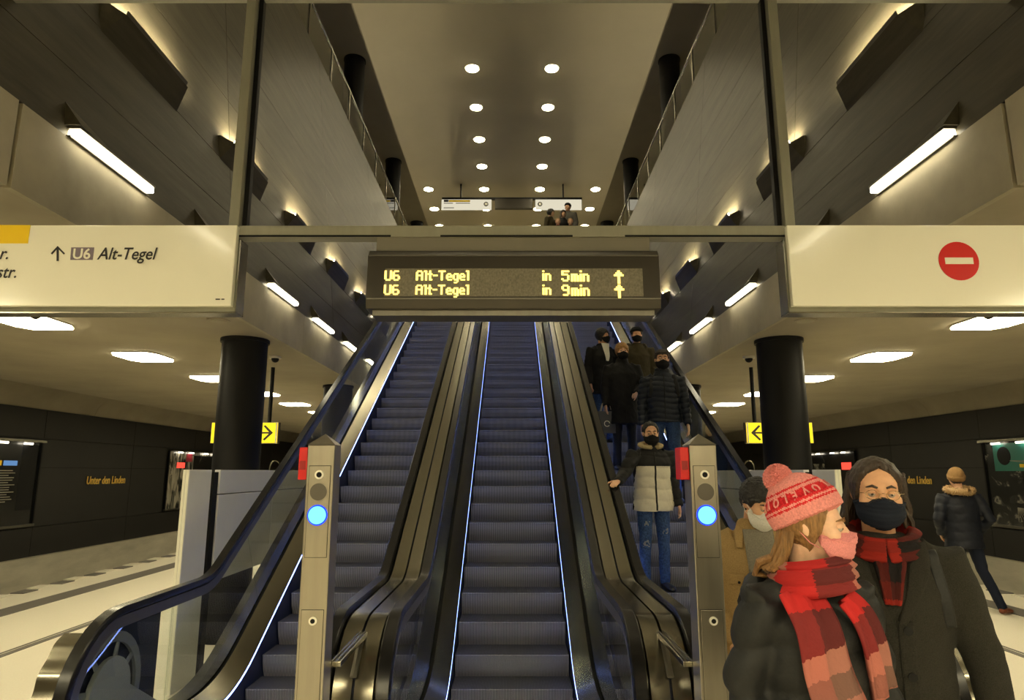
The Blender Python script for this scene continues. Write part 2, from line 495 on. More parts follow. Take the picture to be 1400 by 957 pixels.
# tubes above the fascia, each under a concrete wedge
ORD = ['first', 'second', 'third', 'fourth', 'fifth', 'sixth', 'seventh', 'eighth', 'ninth', 'tenth', 'eleventh', 'twelfth', 'thirteenth']
for sx in (-1, 1):
    side = 'left' if sx < 0 else 'right'
    for i in range(-2, 9):
        y0 = 3.69 + 1.66 * i
        lab = f'bright tube light above the {side} fascia, {ORD[i]} from the front' if i >= 0 else f'bright tube light above the {side} fascia outside the frame'
        t = thing('wall_light', lab, 'wall light', (sx * 2.70, y0, ZF1), group=f'tube lights along the {side} fascia')
        a, b = sorted((-sx * 0.075, 0.0))
        MB().box(a, b, 0, 0.85, 0.012, 0.055).build('diffuser', M_ETUBE, t, bevel=0.010)
        a, b = sorted((-sx * 0.079, 0.0))
        MB().box(a, b, -0.004, 0.854, 0.056, 0.072).build('cover', M_STEELD, t)
        a, b = sorted((-sx * 0.03, 0.01 * sx))
        MB().box(a, b, -0.01, 0.86, 0.0, 0.011).build('tray', M_STEELD, t)
        wd = MB()
        wd.add([(0.03 * sx, -0.02, 0.074), (-sx * 0.09, -0.02, 0.074), (0.055 * sx, -0.02, 0.27), (0.03 * sx, 0.87, 0.08), (-sx * 0.02, 0.87, 0.08), (0.04 * sx, 0.87, 0.12)],
               [(0, 2, 1), (3, 4, 5), (0, 1, 4, 3), (1, 2, 5, 4), (0, 3, 5, 2)])
        wd.build('hood', M_BOARD, t)
    for i in range(-3, 8):
        y0 = 5.84 + 1.85 * i
        lab = f'dark concrete uplight block on the {side} wall, {ORD[i + 1]} from the front' if i >= -1 else f'dark concrete uplight block on the {side} wall outside the frame'
        z0, z1 = 4.66, 4.93
        t = thing('uplight', lab, 'wall light', (sx * Xw(z0), y0, z0), group=f'uplight blocks on the {side} wall')
        dx = (Xw(z1) - Xw(z0)) * sx
        e = -sx * 0.07
        bl = MB()
        bl.add([(0.02 * sx, 0, 0), (dx + e * 0.35, 0, z1 - z0), (dx + 0.05 * sx, 0, z1 - z0),
                (e, 0.16, z1 - z0),
                (0.02 * sx, 1.05, 0), (e, 1.05, z1 - z0), (dx + 0.05 * sx, 1.05, z1 - z0)],
               [(0, 1, 2), (0, 3, 1), (0, 4, 5, 3), (4, 6, 5), (1, 3, 5, 6, 2), (0, 2, 6, 4)])
        bl.build('block', M_BOARD, t)
        # strip lamp tilted towards the wall, hidden from below by a steel lip
        zt = z1 - z0 + 0.003; ux, uz = -sx * 0.34, 0.94
        P = (e * 0.80, zt); Q = (P[0] + ux * 0.032, zt + uz * 0.032)
        MB().prism([P, Q, (Q[0] + sx * 0.003, Q[1] + 0.0017), (P[0] + sx * 0.003, P[1] + 0.0017)], 1, 0.17, 1.03).build('lamp', M_EUP, t)
        MB().prism([(P[0] - sx * 0.001, zt - 0.002), (Q[0] - sx * 0.001, Q[1] + 0.004), (Q[0] - sx * 0.008, Q[1] + 0.004), (P[0] - sx * 0.008, zt - 0.002)], 1, 0.165, 1.035).build('lamp_lip', M_STEELD, t)
# downlights
def downlight(x, y, label):
    t = thing('downlight', label, 'downlight', (x, y, 11.75), group='round downlights of the upper ceiling')
    MB().cyl((0, 0, -0.028), (0, 0, -0.008), 0.155, 24).build('lens', M_EDOWN, t)
    MB().cyl((0, 0, -0.018), (0, 0, 0.0), 0.19, 24).build('rim', M_WHITE, t)
for i in [-7, -6, -5, -4, -3] + list(range(9)):  # those ahead of the first seen row are unseen, kept to add light
    y = 15.0 + 1.8 * i
    for sx in (-1, 1):
        side = 'left' if sx < 0 else 'right'
        lab = f'round downlight in the {side} middle row, {ORD[i]} from the front' if 0 <= i < 5 else f'round downlight of the {side} middle row outside the view'
        downlight(sx * 1.0, y, lab)
        if i >= 4:
            downlight(sx * 3.0, y, f'round downlight of the outer {side} row, {ORD[i - 4]} from the front')

# ------------------------------------------------------------------ sign gantry with the signs it carries
GK = 3.2 / 4.6
g = thing('sign_gantry', 'dark grey steel frame of two posts and beams carrying the hanging signs', 'sign frame', (0, 3.2, 2.919))
g.scale = (GK, GK, GK)
for sx in (-1, 1):
    MB().box(sx * 2.03 - 0.036, sx * 2.03 + 0.036, -0.05, 0.07, -0.01, 1.98).build('post', M_FRAME, g, bevel=0.004)
    MB().box(*sorted((sx * 1.988, sx * 1.955)), 0.0, 0.05, 0.07, 1.98).build('post_flange', M_BLACK, g)
cb = MB().box(-1.99, 1.99, -0.05, 0.07, 0.0, 0.085).build('crossbeam', M_FRAME, g, bevel=0.004)
for a, b in ((-1.99, -0.88), (-0.52, 0.44), (0.82, 1.99)):
    MB().box(a, b, -0.053, -0.05, -0.002, 0.012).build('slot', M_BLACK, cb)
MB().box(-4.05, 4.05, -0.05, 0.07, 2.005, 2.12).build('top_beam', M_FRAME, g)
MB().box(-0.985, 1.0, -0.03, 0.03, -0.105, 0.0).build('hanger_plate', M_HOUSING2, g)
# departure display
d = thing('departure_display', 'long black departure display with amber letters hanging over the middle escalator', 'display', (0.007, 3.2, 2.494))
d.scale = (GK, GK, GK)
prof = [(-0.10, 0.06), (-0.115, 0.13), (-0.10, 0.45), (-0.06, 0.50), (0.16, 0.50), (0.16, 0.06)]
MB().prism(prof, 0, -1.04, 1.04).build('housing', M_HOUSING, d, bevel=0.006)
MB().box(-1.0, 1.0, -0.06, 0.14, 0.02, 0.062).build('bottom_tray', M_STEELD, d)
MB().box(-1.035, 1.035, -0.121, -0.112, 0.125, 0.133).build('lower_bead', M_STEELD, d)
MB().box(-1.03, 1.03, -0.108, -0.098, 0.445, 0.452).build('upper_bead', M_STEELD, d)
sc = MB().prism([(-0.1185, 0.145), (-0.1095, 0.352), (-0.0995, 0.352), (-0.1085, 0.145)], 0, -0.91, 0.915).build('screen', M_SCREEN, d)
GL = {'U': ['10001'] * 6 + ['01110'], '6': ['01110', '10000', '10000', '11110', '10001', '10001', '01110'],
      'A': ['01110', '10001', '10001', '11111', '10001', '10001', '10001'], 'l': ['11', '01', '01', '01', '01', '01', '01'],
      't': ['010', '010', '111', '010', '010', '010', '011'], '-': ['000', '000', '000', '111', '000', '000', '000'],
      'T': ['11111', '00100', '00100', '00100', '00100', '00100', '00100'], 'e': ['0000', '0000', '0110', '1001', '1111', '1000', '0111'],
      'g': ['0000', '0000', '0111', '1001', '1001', '1001', '0111', '0001', '0110'], 'i': ['1', '0', '1', '1', '1', '1', '1'],
      'n': ['0000', '0000', '1110', '1001', '1001', '1001', '1001'], 'm': ['00000', '00000', '11110', '10101', '10101', '10101', '10101'],
      '5': ['11111', '10000', '11110', '00001', '00001', '10001', '01110'], '9': ['01110', '10001', '10001', '01111', '00001', '00001', '01110'],
      '^': ['00100', '01110', '11111', '00100', '00100', '00100', '00100'], ' ': ['00'] * 7}
def led(textline, x, ztop, parent, c=0.0103):
    mb = MB(); cx = x
    for ch in textline:
        gph = GL[ch]
        for r, row in enumerate(gph):
            for k, bit in enumerate(row):
                if bit == '1':
                    z = ztop - r * c * 1.12
                    yy = -0.1095 - (0.352 - z) * 0.0435 - 0.0025
                    mb.box(cx + k * c - c * 0.28, cx + (k + 1) * c + c * 0.28, yy - 0.001, yy, z - c * 1.12, z - c * 0.0)
        cx += (len(gph[0]) + 1) * c
    mb.build('lettering', M_LEDTXT, parent)
def dx_(px): return (px - 700) / 900 * 4.655 - 0.01
for zt, n in ((0.335, '5'), (0.230, '9')):
    led('U6', dx_(526), zt, sc, 0.0095); led('Alt-Tegel', dx_(569), zt, sc, 0.0093); led('in', dx_(742), zt, sc, 0.0095)
    led(n, dx_(768), zt, sc); led('min', dx_(781), zt, sc, 0.0104); led('^', dx_(840), zt, sc, 0.0125)
# white direction signs
def sgn(px, py, Y=4.5):
    b = (478.5 - py) / 900; c, s_ = math.cos(R(10.5)), math.sin(R(10.5))
    f = c - b * s_; u = s_ + b * c
    return (px - 700) / 900 * Y / f, 1.75 + u / f * Y
for sx in (-1, 1):
    lab = 'white enamel sign with yellow bar, arrow and line name on the left' if sx < 0 else 'white enamel sign with red no entry disc on the right'
    t = thing('direction_sign', lab, 'sign', (0, 3.13, 2.55))
    t.scale = (GK, GK, GK)
    a, b = sorted((sx * 1.98, sx * 4.6))
    MB().box(a, b, 0.0, 0.05, 0.0, 0.60).build('panel', M_SIGNW, t, bevel=0.006)
    a, b = sorted((sx * 1.965, sx * 4.6))
    MB().box(a, b, 0.052, 0.15, -0.03, 0.50).build('back_case', M_FRAME, t)
    MB().box(*sorted((sx * 1.955, sx * 1.963)), 0.03, 0.16, -0.04, 0.50).build('end_plate', M_STEEL, t)
    MB().box(*sorted((sx * 1.955, sx * 4.6)), 0.03, 0.16, -0.045, -0.035).build('bottom_strip', M_STEEL, t)
    def flat(name, poly, m, e=0.004):
        pts = [sgn(*p) for p in poly]
        return MB().prism([(x, z - 2.9) for x, z in pts], 1, -e, -0.0005).build(name, m, t)
    if sx < 0:
        flat('yellow_bar', [(-90, 307.5), (42, 308), (38.5, 333), (-90, 333)], M_YEL)
        flat('line_badge', [(98, 338.5), (129, 338.5), (127, 355.5), (96.5, 355.5)], M_PURPLE)
        def wr(s, px, py, size, m, name='lettering', shear=0.22, xs=0.86, bold=0.0):
            x, z = sgn(px, py)
            put_text(name, s, size, m, Matrix.Translation((x, -0.0055, z - 2.9)) @ FRONT, t, shear=shear, xscale=xs, extrude=0.0008, bold=bold)
        wr('Alt-Tegel', 133.5, 355, 0.128, M_INK, bold=0.001)
        wr('U6', 99, 354, 0.108, M_SIGNW, shear=0.0, xs=1.0, bold=0.002)
        wr('r.', -1, 354.5, 0.128, M_INK, bold=0.001)
        wr('str.', -5, 380, 0.128, M_INK, bold=0.001)
        flat('arrow', [(77.8, 357), (77.8, 341), (71.5, 348), (70, 346.5), (79.3, 336.5), (89, 346.5), (87.5, 348), (80.6, 341), (80.4, 357)], M_INK)
        flat('maker_mark', [(295, 408.5), (301, 408.5), (301, 410), (295, 410)], M_INK)
        flat('maker_mark', [(303, 408.5), (307, 408.5), (307, 410), (303, 410)], M_INK)
    else:
        cx, cz = sgn(1310.5, 357)
        def disc(rx, rz): return [(cx + rx * math.cos(2 * math.pi * i / 40), cz - 2.9 + rz * math.sin(2 * math.pi * i / 40)) for i in range(40)]
        MB().prism(disc(0.143, 0.143), 1, -0.004, -0.0005).build('red_disc', M_RED, t)
        MB().box(cx - 0.1, cx + 0.1, -0.008, -0.0042, cz - 2.9 - 0.024, cz - 2.9 + 0.024).build('white_bar', M_SIGNW, t)

# ------------------------------------------------------------------ small things under the platform ceiling
for sx in (-1, 1):
    side = 'left' if sx < 0 else 'right'
    for y, x in ((6.05, 4.5), (8.55, 3.12)):
        t = thing('dome_camera', f'small dark dome camera under the {side} platform ceiling, ' + ('out towards the frame edge' if y < 7 else 'near the black column'), 'camera', (sx * x, y, ZF0), group='dome cameras')
        MB().cyl((0, 0, -0.03), (0, 0, 0), 0.075, 20).build('mount', M_WHITE if y > 7 else M_STEELD, t, smooth=True)
        MB().ball((0, 0, -0.035), (0.05, 0.05, 0.05)).build('dome', M_BLACK, t, smooth=True)
    t = thing('smoke_detector', f'flat oval ceiling cover in the concrete soffit on the {side}', 'detector', (sx * 2.95, 6.45, ZF0))
    MB().cyl((0, 0, -0.012), (0, 0, 0), 0.11, 24).build('cover', M_SOFFIT, t, smooth=True)
    MB().cyl((0, 0, -0.018), (0, 0, -0.0121), 0.08, 24).build('vent', M_CONC, t, smooth=True)
    # yellow hanging exit sign with arrow, half behind the column
    t = thing('hanging_sign', f'yellow illuminated arrow sign hanging behind the {side} black column', 'sign', (sx * 3.82, 9.5, 2.15))
    MB().box(-0.48, 0.48, -0.04, 0.04, 0, 0.30).build('case', M_STEELD, t)
    MB().box(-0.47, 0.47, -0.048, -0.041, 0.008, 0.292).build('face', M_YELLIT, t)
    MB().box(*sorted((-sx * 0.445, -sx * 0.465)), -0.052, -0.0485, 0.0, 0.30).build('white_edge', M_SIGNW, t)
    arr = [(-0.13, 0.012), (0.05, 0.012), (-0.03, 0.095), (-0.005, 0.11), (0.11, 0.0), (-0.005, -0.11), (-0.03, -0.095), (0.05, -0.012), (-0.13, -0.012)]
    MB().prism([(-sx * (p[0] + 0.30), p[1] + 0.15) for p in arr], 1, -0.052, -0.0485).build('arrow', M_INK, t)
    for q in (-0.33, 0.33):
        MB().cyl((q, 0, 0.3), (q, 0, ZF0 - 2.15), 0.028, 12).build('hanger_rod', M_BLACK, t, smooth=True)
    # station name in gold letters
    xw = sx * (XW - 0.028)
    rot = Matrix.Rotation(R(90) if sx < 0 else R(-90), 4, 'Z') @ FRONT
    o = put_text('station_name', 'Unter den Linden', 0.27, M_GOLD, Matrix.Translation((xw, 16.2 if sx < 0 else 18.05, 1.46)) @ rot, None, extrude=0.006, xscale=0.84, shear=0.1, bold=0.004)
    tag(o, f'gold station name letters on the black {side} track wall', 'lettering')
# white enamel partitions beside the escalators
for sx in (-1, 1):
    side = 'left' if sx < 0 else 'right'
    t = thing('partition', f'glossy white panel partition with black post beside the {side} escalator', 'partition', (sx * 2.72, 5.65, 0))
    a, b = sorted((0.0, sx * 0.055))
    MB().box(a, b, 0.0, 0.42, 0.0, 1.77).build('panel', M_PANELW, t, bevel=0.004)
    for q in (0.003, 0.030):
        MB().box(*sorted((sx * q, sx * (q + 0.022))), -0.006, 0.0, 0, 1.77).build('edge_strip', M_SIGNW, t)
    MB().box(*sorted((0.0, sx * 0.10)), 0.47, 0.56, 0.0, 1.75).build('post', M_BLACK, t)
    a, b = sorted((0.0, sx * 0.055))
    MB().box(a, b, 0.60, 2.0, 0.77, 1.54).build('panel', M_PANELW, t, bevel=0.004)
    MB().box(a, b, 2.01, 3.4, 0.77, 1.54).build('panel', M_PANELW, t, bevel=0.004)
    MB().box(a, b, 0.60, 3.4, 1.55, 1.77).build('panel', M_PANELW, t, bevel=0.004)
    MB().box(*sorted((sx * 0.03, sx * 0.10)), 2.2, 3.4, 0.0, 0.765).build('plinth', M_BLACK, t)
    # angular white end plate standing past the last panel
    MB().prism([(sx * 0.03, 1.70), (-sx * 0.01, 1.73), (-sx * 0.10, 1.70), (-sx * 0.13, 1.42), (-sx * 0.05, 1.30), (sx * 0.06, 1.50)], 1, 3.47, 3.50).build('end_plate', M_SIGNW, t)
    MB().box(*sorted((sx * 0.0, sx * 0.05)), 3.46, 3.51, 0.0, 1.45).build('end_post', M_STEEL, t)
    hp = thing('wire_hoop', f'thin bent metal hoop showing above the {side} white partition', 'hoop', (sx * 2.98, 8.4, 0))
    MB().tube([(0.065 * math.cos(a), 0, 1.80 + 0.09 * math.sin(a)) if 0 <= a <= math.pi else None for a in np.linspace(0, math.pi, 13)][:13], [0.008] * 13, 8, side=(0, 1, 0)).build('arch', M_STEEL, hp, smooth=True)
    for e_ in (-0.065, 0.065): MB().cyl((e_, 0, 0), (e_, 0, 1.80), 0.008, 8).build('leg', M_STEEL, hp, smooth=True)
# billboards on the track walls
def streak(name, cols, scale, rough=0.25):
    m, nt, out = new_mat(name)
    b = N(nt, 'ShaderNodeBsdfPrincipled'); b.inputs['Roughness'].default_value = rough
    tc = N(nt, 'ShaderNodeTexCoord'); mp = N(nt, 'ShaderNodeMapping'); mp.inputs['Scale'].default_value = scale
    nz = N(nt, 'ShaderNodeTexNoise'); nz.inputs['Scale'].default_value = 1; nz.inputs['Detail'].default_value = 5; nz.inputs['Distortion'].default_value = 1.2
    rp = N(nt, 'ShaderNodeValToRGB')
    el = rp.color_ramp.elements
    el[0].position = cols[0][0]; el[0].color = col4(cols[0][1])
    el[1].position = cols[-1][0]; el[1].color = col4(cols[-1][1])
    for p, c in cols[1:-1]:
        e = el.new(p); e.color = col4(c)
    nt.links.new(tc.outputs['Object'], mp.inputs[0]); nt.links.new(mp.outputs[0], nz.inputs['Vector'])
    nt.links.new(nz.outputs[0], rp.inputs[0]); nt.links.new(rp.outputs[0], b.inputs['Base Color']); nt.links.new(b.outputs[0], out.inputs[0])
    return m
M_P1 = streak('poster_streaks', [(0.38, (0.01, 0.01, 0.01)), (0.47, (0.12, 0.12, 0.10)), (0.53, (0.40, 0.37, 0.30)), (0.7, (0.5, 0.46, 0.38))], (1, 7, 1.6))
M_P2 = streak('poster_black', [(0.4, (0.006, 0.006, 0.007)), (0.62, (0.02, 0.02, 0.02)), (0.8, (0.07, 0.065, 0.055))], (1, 2, 1.5))
M_P3 = streak('poster_night', [(0.45, (0.008, 0.009, 0.009)), (0.58, (0.03, 0.03, 0.028)), (0.64, (0.25, 0.24, 0.2)), (0.7, (0.02, 0.02, 0.02))], (1, 2.4, 3.0))
M_TEAL = pbr('poster_teal', (0.02, 0.17, 0.14), 0.3)
M_GREY = pbr('poster_grey', (0.33, 0.31, 0.25), 0.4)
M_SPOT = emit('lamp_poster_spot', (1, 0.9, 0.7), 5.0)
def billboard(sx, y0, label, art):
    t = thing('billboard', label, 'billboard', (sx * (XW - 0.03), y0, 0.62))
    i = -sx
    def slab(name, ya, yb, za, zb, d0, d1, m, par=t):
        return MB().box(*sorted((i * d0, i * d1)), ya, yb, za, zb).build(name, m, par)
    slab('frame', 0, 3.5, 0.0, 0.05, 0, 0.07, M_STEELD); slab('frame', 0, 3.5, 1.75, 1.80, 0, 0.12, M_STEEL)
    slab('frame', 0, 0.04, 0.05, 1.75, 0, 0.05, M_BLACK); slab('frame', 3.46, 3.5, 0.05, 1.75, 0, 0.05, M_BLACK)
    for q in (0.5, 1.2, 2.2, 2.9):
        slab('spotlight', q, q + 0.22, 1.70, 1.735, 0.06, 0.10, M_SPOT)
    ps = slab('poster', 0.04, 3.46, 0.05, 1.75, 0, 0.012, {'streak': M_P1, 'black': M_P2, 'teal': M_P3, 'dark': M_P2}[art])
    if art == 'streak':
        slab('red_patch', 0.55, 1.05, 1.25, 1.42, 0.0125, 0.016, emit('poster_red_glow', (1, 0.07, 0.04), 0.9), ps)
        slab('red_patch', 1.1, 1.5, 1.45, 1.7, 0.0125, 0.016, pbr('poster_crimson', (0.35, 0.02, 0.04), 0.4), ps)
        slab('dark_band', 1.6, 3.4, 0.06, 1.65, 0.0125, 0.015, M_P2, ps)
    elif art == 'black':
        for k in range(14):
            ln = MB().box(*sorted((i * 0.0125, i * 0.0145)), 0.4, 2.75 + 0.1 * math.sin(k * 2.3), 1.15 - k * 0.048, 1.168 - k * 0.048)
            ln.build('print_line', M_GREY, ps)
        slab('yellow_patch', 1.7, 2.42, 1.26, 1.36, 0.0125, 0.015, emit('reflection_yellow', (1, 0.55, 0.03), 0.30), ps)  # painted reflection of a yellow display in the dark glass
        slab('blue_reflection', 2.47, 2.85, 1.26, 1.36, 0.0125, 0.015, emit('reflection_blue', (0.2, 0.42, 0.8), 0.35), ps)  # painted reflection of a blue display, glowing by its colour
        slab('side_band', 2.95, 3.4, 0.35, 1.7, 0.0125, 0.015, M_BLACK, ps)
    elif art == 'teal':
        slab('teal_field', 0.06, 3.2, 1.15, 1.72, 0.0125, 0.015, M_TEAL, ps)
        el = [(2.9 + 0.19 * math.cos(a * math.pi / 12), 1.46 + 0.19 * math.sin(a * math.pi / 12)) for a in range(24)]
        MB().prism(el, 0, *sorted((i * 0.0155, i * 0.018))).build('black_oval', M_BLACK, ps)
        slab('yellow_patch', 1.4, 2.5, 1.22, 1.29, 0.0155, 0.018, M_YEL, ps)
        for k in range(9):
            a = R(200 + k * 9)
            MB().tube([(i * 0.017, 2.7, 0.42), (i * 0.017, 2.7 + 0.55 * math.cos(a), 0.50 + 0.36 * math.sin(a))], [0.006, 0.004], 5).build('pale_stroke', M_GREY, ps)
        MB().prism([(1.9, 0.35), (2.15, 0.75), (1.6, 1.1), (1.2, 0.6)], 0, *sorted((i * 0.0155, i * 0.018))).build('grey_shape', pbr('poster_slate', (0.12, 0.16, 0.15), 0.4), ps)
        for k in range(2):
            MB().tube([(i * 0.0175, 2.75, 1.36), (i * 0.0175, 1.5, 1.33 - 0.1 * k)], [0.006, 0.006], 5).build('pale_stroke', M_GREY, ps)
    else:
        slab('red_patch', 0.3, 0.9, 1.2, 1.42, 0.0125, 0.016, emit('poster_red_glow', (1, 0.07, 0.04), 0.9), ps)
        slab('grey_band', 1.2, 3.2, 0.8, 1.4, 0.0125, 0.015, M_P3, ps)
billboard(-1, 11.0, 'billboard at the left frame edge with rows of pale print on black', 'black')
billboard(-1, 19.9, 'billboard of pale streaks with a red patch behind the left white partition', 'streak')
billboard(1, 11.0, 'billboard with teal upper field at the right frame edge', 'teal')
billboard(1, 19.9, 'dark billboard with a red patch behind the long haired man', 'dark')
# signs over the upper landing
t = thing('landing_sign', 'dark rail with black display box hanging over the upper landing', 'sign', (0.0, 21.8, 10.76))
MB().box(-2.46, 2.46, -0.05, 0.05, 0.40, 0.47).build('rail', M_BLACK, t)
MB().box(-0.60, 0.72, -0.08, 0.08, 0.06, 0.40).build('display_box', M_HOUSING, t)
for q in (-1.8, 1.8): MB().cyl((q, 0, 0.47), (q, 0, 0.99), 0.03, 8).build('hanger_rod', M_BLACK, t)
for sx in (-1, 1):
    a, b = (-2.47, -0.72) if sx < 0 else (0.82, 2.44)
    t = thing('landing_board', 'small white board with yellow bar over the landing, left of the black box' if sx < 0 else 'small white board over the landing, right of the black box', 'sign', (0, 21.78, 10.76))
    MB().box(a, b, -0.03, 0.03, 0.02, 0.39).build('board', emit('emissive_white', (1.0, 0.92, 0.70), 0.42), t)  # board face emits evenly in its own colour
    if sx < 0:
        MB().box(a + 0.25, a + 1.0, -0.034, -0.0305, 0.30, 0.37).build('yellow_bar', M_YEL, t)
        MB().box(a + 0.08, a + 0.24, -0.034, -0.0305, 0.30, 0.38).build('black_badge', M_INK, t)
        for k, (u, v, zz) in enumerate(((0.08, 0.40, 0.24), (0.5, 1.0, 0.24), (0.08, 0.44, 0.07))):
            MB().box(a + u, a + v, -0.034, -0.0305, zz, zz + 0.025).build('print_line', M_INK, t)
    cx = (b - 0.19) if sx < 0 else (a + 0.16)
    MB().cyl((cx, -0.036, 0.22), (cx, -0.0305, 0.22), 0.085, 20).build('round_emblem', M_INK, t)
    MB().cyl((cx, -0.040, 0.22), (cx, -0.0365, 0.22), 0.04, 20).build('emblem_core', M_SIGNW, t)
# ------------------------------------------------------------------ escalators
TH = math.atan(0.5797); YC = 5.348; FTOP = 8.50
def base_frames(y0, y1, Rb=1.5, Rt=2.2, nb=8):
    fr = []
    Tb, Tt = Rb * math.tan(TH / 2), Rt * math.tan(TH / 2)
    Ya, Yd = YC - Tb, YC + FTOP / math.tan(TH)
    fr.append((y0, 0.0, 0.0, 1.0))
    for i in range(nb + 1):
        f = TH * i / nb
        fr.append((Ya + Rb * math.sin(f), Rb - Rb * math.cos(f), -math.sin(f), math.cos(f)))
    Yt0 = Yd - Tt * math.cos(TH)
    n_in = 10
    yb, zb = fr[-1][0], fr[-1][1]
    zt0 = FTOP - Tt * math.sin(TH)
    for i in range(1, n_in):
        q = i / n_in
        fr.append((yb + (Yt0 - yb) * q, zb + (zt0 - zb) * q, -math.sin(TH), math.cos(TH)))
    for i in range(nb + 1):
        f = TH * (1 - i / nb)
        fr.append((Yd + Tt - Rt * math.sin(f), FTOP - Rt + Rt * math.cos(f), -math.sin(f), math.cos(f)))
    fr.append((y1, FTOP, 0.0, 1.0))
    return fr
FR = base_frames(3.9, 21.3)
FY, FZ = [f[0] for f in FR], [f[1] for f in FR]
def zbase(y): return float(np.interp(y, FY, FZ))
YN, RN, DH = 3.95, 0.42, 0.95                     # newel centre, radius, handrail reference height
def hand_frames(y0=YN, full=True, a0=262, a1=90):
    fr = []
    if full:
        for i in range(17):
            a = R(a0 + (a1 - a0) * i / 16)
            fr.append((YN + RN * math.cos(a), DH - RN + RN * math.sin(a), math.cos(a), math.sin(a)))
    for (Y, Z, ny, nz) in FR:
        if Y > YN + 0.05:
            fr.append((Y + ny * DH, Z + nz * DH, ny, nz))
    for i in range(9):
        a = R(85 - 150 * i / 8)
        fr.append((21.3 + RN * math.cos(a), FTOP + DH - RN + RN * math.sin(a), math.cos(a), math.sin(a)))
    return fr
HF = hand_frames()
def off(f, d): return (f[0] + f[2] * d, f[1] + f[3] * d)
step_me = MB().prism([(0, 0), (-0.002, -0.008), (0.004, -0.02), (0.012, -0.07), (0.030, -0.125), (0.056, -0.17), (0.075, -0.21), (0.09, -0.21), (0.324, -0.015), (0.324, 0)], 0, -0.468, 0.468)
step_me.M = [1 if max(step_me.V[i][2] for i in f) > -0.001 and min(step_me.V[i][2] for i in f) > -0.001 else 0 for f in step_me.F]
step_me = step_me.mesh('step', [M_STEP_LIT, M_TREAD_SHADE])
GN = 26
